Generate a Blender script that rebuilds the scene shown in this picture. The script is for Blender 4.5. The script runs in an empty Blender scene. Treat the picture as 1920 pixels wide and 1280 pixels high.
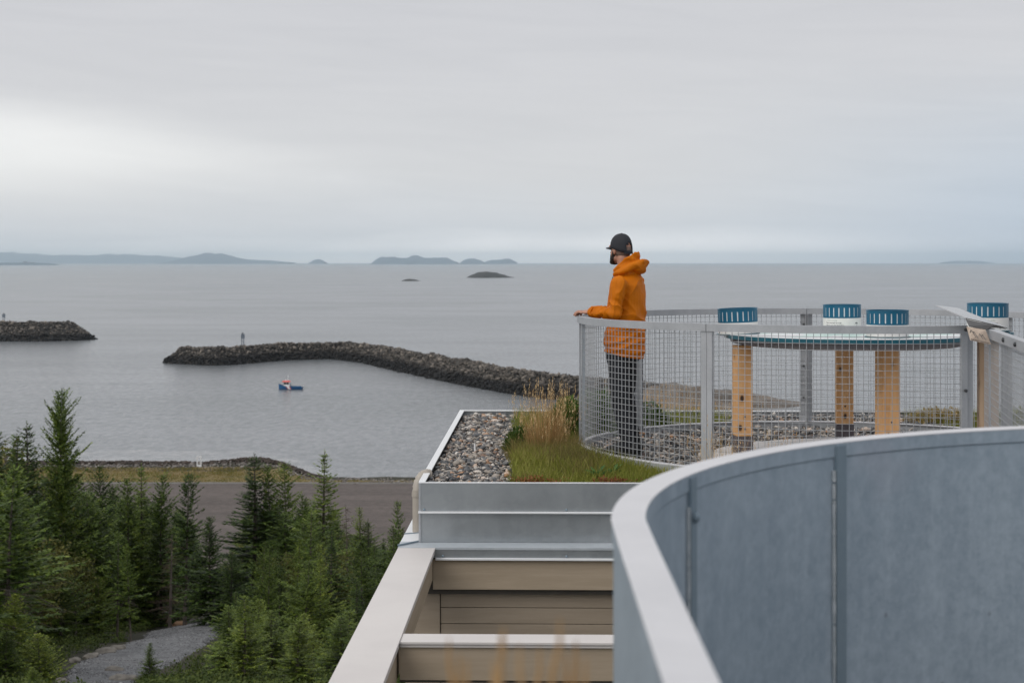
import bpy, bmesh, math, random
import numpy as np
from mathutils import Vector, Matrix, noise as mnoise

random.seed(7)
RNG = np.random.default_rng(11)
R = math.radians
scene = bpy.context.scene
C = scene.collection

# ------------------------------------------------------------------ camera
F, HZ, EYE = 3000.0, 491.0, 50.0          # focal length in photo pixels, horizon row, eye height above the sea
cd = bpy.data.cameras.new('camera')
cam = bpy.data.objects.new('camera', cd)
C.objects.link(cam)
cam.location = (0, 0, EYE)
cam.rotation_euler = (R(90), 0, 0)
cd.sensor_width = 36
cd.lens = 36 * F / 1920
cd.shift_y = -(640 - HZ) / 1920
cd.clip_start = 0.05
cd.clip_end = 200000
cd.dof.use_dof = True
cd.dof.focus_distance = 12.8
cd.dof.aperture_fstop = 5.6
scene.camera = cam

# ------------------------------------------------------------------ colour management
scene.view_settings.view_transform = 'Standard'
scene.view_settings.look = 'None'
scene.view_settings.exposure = 0.0
scene.view_settings.gamma = 1.0
scene.view_settings.use_curve_mapping = False
scene.render.engine = 'CYCLES'
scene.cycles.max_bounces = 8
scene.cycles.volume_bounces = 4
scene.cycles.use_denoising = True

# ------------------------------------------------------------------ node helpers
class Nodes:
    """thin wrapper so that shader maths reads like maths"""
    def __init__(self, tree):
        self.t = tree
        tree.nodes.clear()
    def n(self, kind, **kw):
        nd = self.t.nodes.new(kind)
        for k, v in kw.items():
            setattr(nd, k, v)
        return nd
    def put(self, sock, v):
        if isinstance(v, bpy.types.NodeSocket):
            self.t.links.new(v, sock)
        elif isinstance(v, (tuple, list)) and sock.type == 'RGBA' and len(v) == 3:
            sock.default_value = (*v, 1)
        else:
            sock.default_value = v
    def m(self, op, a, b=0.0, c=0.0, clamp=False):
        nd = self.n('ShaderNodeMath', operation=op, use_clamp=clamp)
        self.put(nd.inputs[0], a); self.put(nd.inputs[1], b); self.put(nd.inputs[2], c)
        return nd.outputs[0]
    def step(self, x, lo, hi, a=0.0, b=1.0):
        nd = self.n('ShaderNodeMapRange', interpolation_type='SMOOTHSTEP')
        for i, v in enumerate((x, lo, hi, a, b)):
            self.put(nd.inputs[i], v)
        return nd.outputs[0]
    def mix(self, f, a, b, blend='MIX'):
        nd = self.n('ShaderNodeMix', data_type='RGBA', blend_type=blend)
        self.put(nd.inputs[0], f); self.put(nd.inputs[6], a); self.put(nd.inputs[7], b)
        return nd.outputs[2]
    def coord(self, which='Object', scale=(1, 1, 1)):
        tc = self.n('ShaderNodeTexCoord')
        mp = self.n('ShaderNodeMapping')
        mp.inputs['Scale'].default_value = scale
        self.t.links.new(tc.outputs[which], mp.inputs[0])
        return mp.outputs[0]
    def noise(self, vec, scale, detail=4, rough=0.55, dist=0.0):
        nd = self.n('ShaderNodeTexNoise')
        self.put(nd.inputs['Vector'], vec)
        nd.inputs['Scale'].default_value = scale
        nd.inputs['Detail'].default_value = detail
        nd.inputs['Roughness'].default_value = rough
        nd.inputs['Distortion'].default_value = dist
        return nd.outputs[0]
    def vor(self, vec, scale, out='Distance', **kw):
        nd = self.n('ShaderNodeTexVoronoi', **kw)
        self.put(nd.inputs['Vector'], vec)
        nd.inputs['Scale'].default_value = scale
        return nd.outputs[out]
    def ramp(self, f, stops):
        nd = self.n('ShaderNodeValToRGB')
        el = nd.color_ramp.elements
        while len(el) < len(stops):
            el.new(0.5)
        for e, (p, c) in zip(el, stops):
            e.position = p
            e.color = (*c, 1) if len(c) == 3 else c
        self.put(nd.inputs[0], f)
        return nd.outputs[0]
    def bump(self, h, strength=0.3, dist=0.01, normal=None):
        nd = self.n('ShaderNodeBump')
        self.put(nd.inputs['Height'], h)
        nd.inputs['Strength'].default_value = strength
        nd.inputs['Distance'].default_value = dist
        if normal is not None:
            self.put(nd.inputs['Normal'], normal)
        return nd.outputs[0]
    def principled(self, color, rough=0.5, metal=0.0, normal=None, **kw):
        p = self.n('ShaderNodeBsdfPrincipled')
        self.put(p.inputs['Base Color'], color)
        self.put(p.inputs['Roughness'], rough)
        self.put(p.inputs['Metallic'], metal)
        if normal is not None:
            self.put(p.inputs['Normal'], normal)
        for k, v in kw.items():
            self.put(p.inputs[k.replace('_', ' ')], v)
        return p.outputs[0]
    def out(self, surf=None, vol=None):
        o = self.n('ShaderNodeOutputMaterial')
        if surf is not None:
            self.t.links.new(surf, o.inputs['Surface'])
        if vol is not None:
            self.t.links.new(vol, o.inputs['Volume'])

def new_mat(name):
    m = bpy.data.materials.new(name)
    m.use_nodes = True
    return m, Nodes(m.node_tree)

# ------------------------------------------------------------------ world: overcast cloud deck over a clear-sky base
SUN_EL, SUN_AZ = 44.0, -128.0              # azimuth measured from +Y towards +X
w = bpy.data.worlds.new('World')
scene.world = w
w.use_nodes = True
N = Nodes(w.node_tree)
sky = N.n('ShaderNodeTexSky', sky_type='NISHITA', sun_disc=False)
sky.sun_elevation = R(SUN_EL)
sky.sun_rotation = R(SUN_AZ)
tc = N.n('ShaderNodeTexCoord')
sx = N.n('ShaderNodeSeparateXYZ')
w.node_tree.links.new(tc.outputs['Generated'], sx.inputs[0])
az = N.m('MULTIPLY', N.m('ARCTAN2', sx.outputs[0], sx.outputs[1]), 180 / math.pi)
el = N.m('MULTIPLY', N.m('ARCSINE', sx.outputs[2]), 180 / math.pi)
cv = N.n('ShaderNodeCombineXYZ')
N.put(cv.inputs[0], N.m('MULTIPLY', az, 0.05)); N.put(cv.inputs[1], N.m('MULTIPLY', el, 0.22))
soft = N.noise(cv.outputs[0], 1.0, 4, 0.5, 0.3)
softb = N.m('SUBTRACT', soft, 0.5)
# brightness of the deck grows towards the zenith, as any overcast sky does
base = N.ramp(N.m('DIVIDE', N.m('ADD', el, N.m('MULTIPLY', softb, 2.5)), 90.0, clamp=True), [
    (0.0, (1.42, 1.38, 1.36)), (0.010, (0.72, 0.745, 0.785)), (0.035, (0.70, 0.70, 0.715)),
    (0.065, (0.672, 0.668, 0.685)), (0.10, (0.635, 0.632, 0.655)), (0.3, (0.74, 0.74, 0.75)), (1.0, (0.86, 0.86, 0.87))])
# the deck is a little bluer and darker low on the right, and thinner with a bright break low on the left
right = N.m('MULTIPLY', N.step(az, 3.0, 24.0), N.step(el, 8.0, 1.0))
base = N.mix(right, base, (0.49, 0.59, 0.72))
edge = N.m('ADD', N.m('MULTIPLY', N.m('ADD', az, 17.7), -0.135), N.m('ADD', 5.75, N.m('MULTIPLY', softb, 2.2)))
below = N.step(N.m('SUBTRACT', edge, el), -0.55, 1.35)
low = N.step(N.m('ADD', el, N.m('MULTIPLY', softb, 2.0)), 1.6, 3.9)
side = N.step(az, 3.0, -17.0)
brk = N.m('MULTIPLY', N.m('MULTIPLY', below, low), N.m('POWER', side, 1.4))
base = N.mix(N.m('MULTIPLY', brk, 0.95), base, (0.98, 0.975, 0.96))
cw = N.n('ShaderNodeCombineXYZ')
N.put(cw.inputs[0], N.m('MULTIPLY', az, 0.11)); N.put(cw.inputs[1], N.m('ADD', N.m('MULTIPLY', el, 1.15), N.m('MULTIPLY', az, 0.05)))
wisp = N.noise(cw.outputs[0], 1.0, 6, 0.6, 1.0)
base = N.mix(0.17, base, N.mix(wisp, (0.42, 0.44, 0.47), (0.98, 0.98, 0.98)))
skyc = N.mix(0.06, base, N.mix(1.0, sky.outputs[0], (0.1, 0.1, 0.1), 'MULTIPLY'))
bg = N.n('ShaderNodeBackground')
N.put(bg.inputs[0], skyc)
bg.inputs[1].default_value = 1.0
wo = N.n('ShaderNodeOutputWorld')
w.node_tree.links.new(bg.outputs[0], wo.inputs[0])

sun = bpy.data.lights.new('sun', 'SUN')
sun.energy = 1.3
sun.angle = R(40)
sun.color = (1.0, 0.96, 0.90)
so = bpy.data.objects.new('sun', sun)
C.objects.link(so)
so.rotation_euler = (R(90 - SUN_EL), 0, R(180 - SUN_AZ))

# ------------------------------------------------------------------ object helpers
def at(px, py, d):
    """world point seen at photo pixel (px, py) at depth d"""
    return Vector(((px - 960) / F * d, d, EYE - (py - HZ) / F * d))

def tag(o, label=None, cat=None, group=None, kind=None):
    if label: o['label'] = label
    if cat: o['category'] = cat
    if group: o['group'] = group
    if kind: o['kind'] = kind
    return o

def thing(name, label, cat, loc=(0, 0, 0), rz=0.0, group=None, kind=None):
    o = bpy.data.objects.new(name, None)
    C.objects.link(o)
    o.location = loc
    o.rotation_euler = (0, 0, rz)
    o.empty_display_size = 0.2
    return tag(o, label, cat, group, kind)

def mesh_np(name, V, Fc, smooth=False):
    """V (n,3) array, Fc (m,k) index array"""
    V = np.asarray(V, np.float32); Fc = np.asarray(Fc, np.int32)
    me = bpy.data.meshes.new(name)
    me.vertices.add(len(V))
    me.vertices.foreach_set('co', V.ravel())
    k = Fc.shape[1]
    me.loops.add(Fc.size)
    me.loops.foreach_set('vertex_index', Fc.ravel())
    me.polygons.add(len(Fc))
    me.polygons.foreach_set('loop_start', np.arange(0, Fc.size, k, dtype=np.int32))
    me.polygons.foreach_set('loop_total', np.full(len(Fc), k, np.int32))
    if smooth:
        me.polygons.foreach_set('use_smooth', np.ones(len(Fc), bool))
    me.update(calc_edges=True)
    return me

class MB:
    """collects primitives into one mesh"""
    def __init__(self):
        self.v, self.f = [], []
    def add(self, vs, fs):
        o = len(self.v)
        self.v += [tuple(p) for p in vs]
        self.f += [tuple(i + o for i in q) for q in fs]
        return self
    def hexa(self, a):
        """8 corners: bottom ring then top ring, both counter-clockwise from above"""
        return self.add(a, [(3, 2, 1, 0), (4, 5, 6, 7), (0, 1, 5, 4), (1, 2, 6, 5), (2, 3, 7, 6), (3, 0, 4, 7)])
    def box(self, x0, x1, y0, y1, z0, z1):
        return self.hexa([(x0, y0, z0), (x1, y0, z0), (x1, y1, z0), (x0, y1, z0),
                          (x0, y0, z1), (x1, y0, z1), (x1, y1, z1), (x0, y1, z1)])
    def bar(self, p, q, wd, ht=None, up=(0, 0, 1)):
        ht = ht or wd
        p, q = Vector(p), Vector(q)
        d = (q - p).normalized()
        u = Vector(up)
        if abs(d.dot(u)) > 0.98:
            u = Vector((0, 1, 0))
        s = d.cross(u).normalized() * wd / 2
        t = s.cross(d).normalized() * ht / 2
        return self.hexa([p - s - t, p + s - t, q + s - t, q - s - t, p - s + t, p + s + t, q + s + t, q - s + t])
    def tube(self, pts, rad, n=6, caps=True):
        pts = [Vector(p) for p in pts]
        rads = rad if isinstance(rad, (list, tuple)) else [rad] * len(pts)
        rings = []
        u = None
        for i, p in enumerate(pts):
            d = (pts[min(i + 1, len(pts) - 1)] - pts[max(i - 1, 0)]).normalized()
            if u is None:
                u = d.orthogonal().normalized()
            u = (u - d * u.dot(d)).normalized()
            v = d.cross(u)
            rings.append([p + (u * math.cos(2 * math.pi * k / n) + v * math.sin(2 * math.pi * k / n)) * rads[i] for k in range(n)])
        fs = []
        for i in range(len(pts) - 1):
            for k in range(n):
                a, b = i * n + k, i * n + (k + 1) % n
                fs.append((a, b, b + n, a + n))
        if caps:
            fs.append(tuple(range(n - 1, -1, -1)))
            fs.append(tuple((len(pts) - 1) * n + k for k in range(n)))
        return self.add([p for r in rings for p in r], fs)
    def arcbox(self, cx, cy, r0, r1, z0, z1, t0, t1, n):
        """box section swept along an arc (angles in radians)"""
        vs, fs = [], []
        for i in range(n + 1):
            t = t0 + (t1 - t0) * i / n
            c, s = math.cos(t), math.sin(t)
            vs += [(cx + r0 * c, cy + r0 * s, z0), (cx + r1 * c, cy + r1 * s, z0), (cx + r1 * c, cy + r1 * s, z1), (cx + r0 * c, cy + r0 * s, z1)]
        flip = t1 < t0
        for i in range(n):
            a = i * 4
            for k in range(4):
                q = (a + k, a + (k + 1) % 4, a + 4 + (k + 1) % 4, a + 4 + k)
                fs.append(q[::-1] if not flip else q)
        e = n * 4
        fs.append((0, 1, 2, 3) if not flip else (3, 2, 1, 0))
        fs.append((e + 3, e + 2, e + 1, e) if not flip else (e, e + 1, e + 2, e + 3))
        return self.add(vs, fs)
    def lathe(self, prof, cx=0, cy=0, n=48, closed=True):
        """profile of (r, z) from bottom to top turned about a vertical axis"""
        vs, fs = [], []
        for r, z in prof:
            for k in range(n):
                a = 2 * math.pi * k / n
                vs.append((cx + r * math.cos(a), cy + r * math.sin(a), z))
        for i in range(len(prof) - 1):
            for k in range(n):
                a, b = i * n + k, i * n + (k + 1) % n
                fs.append((a, b, b + n, a + n))
        if closed:
            fs.append(tuple(range(n - 1, -1, -1)))
            fs.append(tuple((len(prof) - 1) * n + k for k in range(n)))
        return self.add(vs, fs)
    def prism(self, pts, z0, z1):
        n = len(pts)
        vs = [(x, y, z0) for x, y in pts] + [(x, y, z1) for x, y in pts]
        fs = [tuple(range(n - 1, -1, -1)), tuple(range(n, 2 * n))]
        fs += [(i, (i + 1) % n, n + (i + 1) % n, n + i) for i in range(n)]
        return self.add(vs, fs)
    def slab(self, pts, th):
        """flat polygon of 3-D points given thickness th along its normal"""
        pts = [Vector(p) for p in pts]
        nn = Vector((0, 0, 0))
        for i in range(1, len(pts) - 1):
            nn += (pts[i] - pts[0]).cross(pts[i + 1] - pts[0])
        nn = nn.normalized() * th
        n = len(pts)
        vs = pts + [p - nn for p in pts]
        fs = [tuple(range(n)), tuple(range(2 * n - 1, n - 1, -1))]
        fs += [(i, n + i, n + (i + 1) % n, (i + 1) % n) for i in range(n)]
        return self.add(vs, fs)
    def build(self, name, mat=None, parent=None, smooth=False, bevel=0.0):
        me = bpy.data.meshes.new(name)
        me.from_pydata(self.v, [], self.f)
        if bevel or smooth is None:
            pass
        bm = bmesh.new(); bm.from_mesh(me)
        bmesh.ops.recalc_face_normals(bm, faces=bm.faces)
        if bevel:
            bmesh.ops.bevel(bm, geom=[e for e in bm.edges if len(e.link_faces) == 2 and e.calc_face_angle(0) > 0.5],
                            offset=bevel, segments=2, affect='EDGES', profile=0.5)
        bm.to_mesh(me); bm.free()
        if smooth:
            me.polygons.foreach_set('use_smooth', np.ones(len(me.polygons), bool))
            if smooth == 'auto':
                me.set_sharp_from_angle(angle=R(35))
        return link(name, me, mat, parent)

def link(name, me, mat=None, parent=None, kind=None):
    o = bpy.data.objects.new(name, me)
    C.objects.link(o)
    if mat is not None:
        for m in (mat if isinstance(mat, (list, tuple)) else [mat]):
            me.materials.append(m)
    if parent is not None:
        o.parent = parent
    if kind: o['kind'] = kind
    return o

def copy_tree(o, parent=None):
    c = o.copy()
    C.objects.link(c)
    if parent is not None:
        c.parent = parent
    for ch in list(o.children):
        copy_tree(ch, c)
    return c

def ico(sub=0):
    bm = bmesh.new()
    bmesh.ops.create_icosphere(bm, subdivisions=sub + 1 if sub else 1, radius=1.0)
    V = np.array([v.co[:] for v in bm.verts]); T = np.array([[v.index for v in f.verts] for f in bm.faces])
    bm.free()
    return V, T
ICO0 = ico(0)
ICO1 = ico(1)
ICO2 = ico(2)

def rand_rot(n, rng=RNG):
    q = rng.normal(size=(n, 4)); q /= np.linalg.norm(q, axis=1)[:, None]
    a, b, c, d = q.T
    return np.stack([np.stack([1 - 2 * (c * c + d * d), 2 * (b * c - d * a), 2 * (b * d + c * a)], -1),
                     np.stack([2 * (b * c + d * a), 1 - 2 * (b * b + d * d), 2 * (c * d - b * a)], -1),
                     np.stack([2 * (b * d - c * a), 2 * (c * d + b * a), 1 - 2 * (b * b + c * c)], -1)], -2)

def scatter_stones(name, P, size, mat, flat=(1.0, 0.8, 0.6), base=ICO0, rough=0.18, parent=None, smooth=False, sink=0.0):
    """many individually shaped stones in one mesh; P (n,3) centres, size (n,)"""
    n = len(P)
    V, T = base
    k = len(V)
    sc = np.array(flat) * RNG.uniform(0.75, 1.25, (n, 3))
    vv = V[None] * RNG.uniform(1 - rough, 1 + rough, (n, k, 1)) * sc[:, None, :]
    rz = RNG.uniform(0, 2 * np.pi, n)
    tilt = rand_rot(n)
    eye = np.eye(3)[None]
    M = tilt * 0.35 + eye * 0.65
    vv = np.einsum('nij,nkj->nki', M, vv)
    c, s = np.cos(rz), np.sin(rz)
    x = vv[..., 0] * c[:, None] - vv[..., 1] * s[:, None]
    y = vv[..., 0] * s[:, None] + vv[..., 1] * c[:, None]
    vv = np.stack([x, y, vv[..., 2]], -1) * size[:, None, None] + P[:, None, :]
    Fc = (T[None] + (np.arange(n) * k)[:, None, None]).reshape(-1, 3)
    return link(name, mesh_np(name, vv.reshape(-1, 3), Fc, smooth), mat, parent, 'stuff')

def blades(P, H, W, lean, az, segs=3, curl=0.5):
    """grass blades: P (n,3) roots, heights, widths, lean (horizontal reach / height), azimuth"""
    n = len(P)
    t = np.linspace(0, 1, segs + 1)
    reach = H[:, None] * lean[:, None] * (t[None] ** (1 + curl))
    up = H[:, None] * t[None] * (1 - 0.25 * lean[:, None] * t[None])
    cx = P[:, 0:1] + reach * np.cos(az)[:, None]
    cy = P[:, 1:2] + reach * np.sin(az)[:, None]
    cz = P[:, 2:3] + up
    sd = RNG.uniform(0, np.pi, n)
    wx, wy = np.cos(sd), np.sin(sd)
    half = W[:, None] * 0.5 * (1 - t[None] ** 1.6)
    L = np.stack([cx - half * wx[:, None], cy - half * wy[:, None], cz], -1)
    Rr = np.stack([cx + half * wx[:, None], cy + half * wy[:, None], cz], -1)
    V = np.stack([L, Rr], 2).reshape(n, -1, 3)              # (n, 2*(segs+1), 3)
    q = []
    for i in range(segs):
        a = 2 * i
        q.append((a, a + 1, a + 3, a + 2))
    q = np.array(q)
    k = 2 * (segs + 1)
    Fc = (q[None] + (np.arange(n) * k)[:, None, None]).reshape(-1, 4)
    return V.reshape(-1, 3), Fc

def stuff_blades(name, P, H, W, lean, mat, parent=None, **kw):
    az = RNG.uniform(0, 2 * np.pi, len(P))
    V, Fc = blades(np.asarray(P, float), H, W, lean, kw.pop('az', az), **kw)
    return link(name, mesh_np(name, V, Fc), mat, parent, 'stuff')

def U(a, b, n): return RNG.uniform(a, b, n)
def smooth01(x): x = np.clip(x, 0, 1); return x * x * (3 - 2 * x)

def fbm(x, y, seed=0, oct=4):
    """cheap vectorised value noise in [-1, 1]"""
    x = np.asarray(x, float); y = np.asarray(y, float)
    tot = np.zeros(np.broadcast(x, y).shape); amp, fr, nrm = 1.0, 1.0, 0.0
    for o in range(oct):
        X, Y = x * fr + 17.3 * o + seed * 3.1, y * fr + 9.7 * o + seed * 7.7
        xi, yi = np.floor(X), np.floor(Y)
        fx, fy = X - xi, Y - yi
        fx = fx * fx * (3 - 2 * fx); fy = fy * fy * (3 - 2 * fy)
        def h(a, b):
            s = np.sin(a * 127.1 + b * 311.7 + seed * 74.7) * 43758.5453
            return (s - np.floor(s)) * 2 - 1
        v = (h(xi, yi) * (1 - fx) + h(xi + 1, yi) * fx) * (1 - fy) + (h(xi, yi + 1) * (1 - fx) + h(xi + 1, yi + 1) * fx) * fy
        tot = tot + v * amp; nrm += amp; amp *= 0.5; fr *= 2.03
    return tot / nrm

# ------------------------------------------------------------------ materials
def m_galv(name, c1, c2, rough=0.45, metal=0.55, spangle=60.0, bump=0.05, streak=0.0):
    m, n = new_mat(name)
    v = n.coord('Object')
    vs = n.coord('Object', (1, 1, 0.12))
    cells = n.vor(v, spangle, 'Color')
    sep = n.n('ShaderNodeSeparateColor'); n.put(sep.inputs[0], cells)
    cloud = n.noise(v, 2.2, 5, 0.6)
    st = n.noise(vs, 9.0, 4, 0.6)
    f = n.m('ADD', n.m('MULTIPLY', sep.outputs[0], 0.22), n.m('MULTIPLY', n.step(cloud, 0.3, 0.7), 0.5))
    f = n.m('ADD', f, n.m('MULTIPLY', n.step(st, 0.35, 0.75), 0.28 + streak), clamp=True)
    col = n.mix(f, c1, c2)
    fine = n.noise(v, 240.0, 2)
    nb = n.bump(n.m('ADD', n.m('MULTIPLY', cloud, 2.0), n.m('MULTIPLY', fine, 0.12)), bump, 0.02)
    rr = n.m('ADD', n.m('MULTIPLY', f, 0.16), rough - 0.08)
    n.out(n.principled(col, rr, metal, nb))
    return m

def m_sheet(name, c1, c2, rough=0.45, metal=0.55, spangle=60.0, bump=0.05):
    m, n = new_mat(name)
    v = n.coord('Object'); vs = n.coord('Object', (1, 1, 0.10))
    sep = n.n('ShaderNodeSeparateColor'); n.put(sep.inputs[0], n.vor(v, spangle, 'Color'))
    blot = n.step(n.noise(v, 26.0, 5, 0.7), 0.36, 0.66)
    cloud = n.step(n.noise(v, 2.6, 5, 0.6, 0.5), 0.32, 0.68)
    run = n.step(n.noise(vs, 15.0, 5, 0.65, 0.2), 0.40, 0.72)
    f = n.m('ADD', n.m('ADD', n.m('MULTIPLY', sep.outputs[0], 0.16), n.m('MULTIPLY', blot, 0.30)), n.m('ADD', n.m('MULTIPLY', cloud, 0.22), n.m('MULTIPLY', run, 0.24)), clamp=True)
    col = n.mix(f, c1, c2)
    bloom = n.step(n.noise(v, 1.5, 3, 0.5, 0.8), 0.56, 0.66)              # dull white-rust bloom
    col = n.mix(n.m('MULTIPLY', bloom, 0.28), col, (0.44, 0.44, 0.50))
    speck = n.step(n.vor(v, 7.0), 0.075, 0.03)
    col = n.mix(n.m('MULTIPLY', speck, 0.5), col, (0.16, 0.17, 0.19))
    n.out(n.principled(col, n.m('ADD', n.m('MULTIPLY', f, 0.2), rough - 0.1), metal, n.bump(n.m('ADD', n.m('MULTIPLY', cloud, 1.0), n.m('MULTIPLY', blot, 0.1)), bump, 0.02)))
    return m

def m_plain(name, c1, c2, rough=0.6, metal=0.0, scale=6.0, bump=0.1, bscale=40.0, stretch=(1, 1, 1), dist=0.01, spec=0.5):
    m, n = new_mat(name)
    v = n.coord('Object', stretch)
    col = n.mix(n.step(n.noise(v, scale, 5, 0.6, 0.2), 0.3, 0.7), c1, c2)
    nb = n.bump(n.noise(v, bscale, 4, 0.6), bump, dist)
    n.out(n.principled(col, rough, metal, nb, Specular_IOR_Level=spec))
    return m

def m_wood(name, c1, c2, cknot, axis='z', rough=0.6, ring=10.0, knots=True):
    m, n = new_mat(name)
    st = {'z': (14, 14, 1.1), 'x': (1.1, 14, 14), 'y': (14, 1.1, 14)}[axis]
    v = n.coord('Object', st)
    oi = n.n('ShaderNodeObjectInfo')
    va = n.n('ShaderNodeVectorMath', operation='ADD')
    n.put(va.inputs[0], v)
    cx = n.n('ShaderNodeCombineXYZ')
    for i, k in enumerate((37.0, 19.0, 53.0)):
        n.put(cx.inputs[i], n.m('MULTIPLY', oi.outputs['Random'], k))
    n.put(va.inputs[1], cx.outputs[0])
    vv = va.outputs[0]
    g = n.noise(vv, 1.0, 6, 0.65, 0.6)
    fine = n.noise(vv, 6.0, 4, 0.7)
    f = n.m('ADD', n.m('MULTIPLY', n.step(g, 0.3, 0.7), 0.7), n.m('MULTIPLY', fine, 0.3))
    col = n.mix(f, c1, c2)
    if knots:
        kv = n.coord('Object', {'z': (9, 9, 5.5), 'x': (2.2, 9, 9), 'y': (9, 2.2, 9)}[axis])
        vb = n.n('ShaderNodeVectorMath', operation='ADD'); n.put(vb.inputs[0], kv); n.put(vb.inputs[1], cx.outputs[0])
        d = n.vor(vb.outputs[0], 1.0)
        k = n.step(d, 0.19, 0.09)
        halo = n.step(d, 0.36, 0.10)
        col = n.mix(n.m('MULTIPLY', halo, 0.45), col, tuple(0.62 * a for a in c1))
        col = n.mix(k, col, cknot)
    nb = n.bump(fine, 0.25, 0.004)
    n.out(n.principled(col, rough, 0.0, nb))
    return m

def m_island(name, stops, rough=0.8, dark=None, spec=0.4, wet=None, bump=0.3, bscale=8.0):
    """colour varies from piece to piece of the mesh (stones, blades)"""
    m, n = new_mat(name)
    ge = n.n('ShaderNodeNewGeometry')
    col = n.ramp(ge.outputs['Random Per Island'], stops)
    v = n.coord('Object')
    col = n.mix(n.m('MULTIPLY', n.step(n.noise(v, bscale, 5, 0.65), 0.35, 0.7), 0.45), col, (0.05, 0.047, 0.045))
    if wet:                                                     # below the tide line the rock is wet and grown over
        z0, z1, wc = wet
        sp = n.n('ShaderNodeSeparateXYZ'); n.put(sp.inputs[0], n.n('ShaderNodeNewGeometry').outputs['Position'])
        zz = n.m('ADD', sp.outputs[2], n.m('MULTIPLY', n.noise(v, 0.12, 4), 1.6))
        col = n.mix(n.step(zz, z1, z0), col, wc)
    n.out(n.principled(col, rough, 0.0, n.bump(n.noise(v, bscale * 3, 3), bump, 0.02), Specular_IOR_Level=spec))
    return m

def m_leaf(name, stops, rough=0.55, trans=0.35, nscale=0.9, wn=0.35):
    m, n = new_mat(name)
    ge = n.n('ShaderNodeNewGeometry')
    oi = n.n('ShaderNodeObjectInfo')
    v = n.coord('Object')
    r = n.m('ADD', n.m('MULTIPLY', ge.outputs['Random Per Island'], 0.55), n.m('MULTIPLY', n.step(n.noise(v, nscale, 4), 0.25, 0.75), wn))
    r = n.m('ADD', r, n.m('MULTIPLY', n.m('SUBTRACT', oi.outputs['Random'], 0.38), 0.55), clamp=True)
    col = n.ramp(r, stops)
    p = n.n('ShaderNodeBsdfPrincipled')
    n.put(p.inputs['Base Color'], col); p.inputs['Roughness'].default_value = rough
    p.inputs['Specular IOR Level'].default_value = 0.25
    tr = n.n('ShaderNodeBsdfTranslucent'); n.put(tr.inputs[0], col)
    mx = n.n('ShaderNodeMixShader'); mx.inputs[0].default_value = trans
    n.t.links.new(p.outputs[0], mx.inputs[1]); n.t.links.new(tr.outputs[0], mx.inputs[2])
    n.out(mx.outputs[0])
    return m

def m_rough(name, c1, c2, scales, stretch=(1, 1, 1)):
    m, n = new_mat(name)
    v = n.coord('Object', stretch)
    a = n.noise(v, scales[0], 5, 0.65, 0.4); b = n.noise(n.coord('Object'), scales[1], 5, 0.75)
    f = n.m('ADD', n.m('MULTIPLY', n.step(a, 0.32, 0.68), 0.5), n.m('MULTIPLY', n.step(b, 0.38, 0.64), 0.5))
    n.out(n.principled(n.mix(f, c1, c2), 0.95, 0.0, n.bump(b, 0.5, 0.03)))
    return m

M = {}
M['rail'] = m_galv('galvanised_rail', (0.34, 0.355, 0.38), (0.50, 0.515, 0.54), 0.48, 0.30, 90)
M['wire'] = m_galv('galvanised_wire', (0.34, 0.355, 0.375), (0.48, 0.49, 0.51), 0.45, 0.3, 90)
M['rim'] = m_galv('pale_rim', (0.57, 0.57, 0.595), (0.66, 0.66, 0.685), 0.55, 0.10, 40, 0.03)
M['sheet'] = m_sheet('galvanised_sheet', (0.275, 0.340, 0.405), (0.47, 0.545, 0.615), 0.50, 0.28, 70, 0.04)
M['sheet_dark'] = m_galv('galvanised_flat_bar', (0.20, 0.26, 0.31), (0.27, 0.335, 0.385), 0.5, 0.4, 60)
M['weld'] = m_plain('weld_bead', (0.42, 0.46, 0.48), (0.60, 0.63, 0.65), 0.5, 0.2, 30, 0.5, 120)
M['flash'] = m_galv('flashing_sheet', (0.29, 0.315, 0.335), (0.37, 0.395, 0.415), 0.36, 0.6, 30, 0.006)
M['flash_top'] = m_galv('flashing_top', (0.74, 0.76, 0.78), (0.80, 0.81, 0.83), 0.45, 0.0, 40, 0.02)
M['ledge'] = m_galv('ledge_flashing', (0.42, 0.46, 0.50), (0.54, 0.58, 0.62), 0.4, 0.2, 40, 0.02)
M['cap'] = m_plain('painted_cap', (0.60, 0.565, 0.55), (0.66, 0.625, 0.605), 0.42, 0, 1.3, 0.05, 8)
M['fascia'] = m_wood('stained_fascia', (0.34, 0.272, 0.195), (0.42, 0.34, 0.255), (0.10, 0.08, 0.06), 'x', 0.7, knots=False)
M['fascia_y'] = m_wood('stained_beam', (0.34, 0.272, 0.195), (0.42, 0.34, 0.255), (0.10, 0.08, 0.06), 'y', 0.7, knots=False)
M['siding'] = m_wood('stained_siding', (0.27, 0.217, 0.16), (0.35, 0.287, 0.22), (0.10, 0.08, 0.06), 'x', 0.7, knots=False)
M['shadow'] = m_plain('dark_gap_shade', (0.07, 0.062, 0.053), (0.09, 0.08, 0.068), 0.9)
M['spout'] = m_plain('beige_downspout', (0.36, 0.32, 0.28), (0.42, 0.38, 0.33), 0.45)
M['pine'] = m_wood('pine_post', (0.60, 0.295, 0.105), (0.76, 0.47, 0.235), (0.055, 0.025, 0.012), 'z', 0.6)
M['pine_grey'] = m_wood('weathered_post', (0.36, 0.24, 0.15), (0.50, 0.36, 0.24), (0.05, 0.03, 0.02), 'z', 0.7)
M['shoe'] = m_plain('steel_post_shoe', (0.10, 0.09, 0.10), (0.16, 0.14, 0.15), 0.6, 0.3, 8)
M['blue'] = m_plain('blue_paint', (0.002, 0.095, 0.175), (0.004, 0.115, 0.205), 0.32, 0, 4, 0.02)
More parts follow.
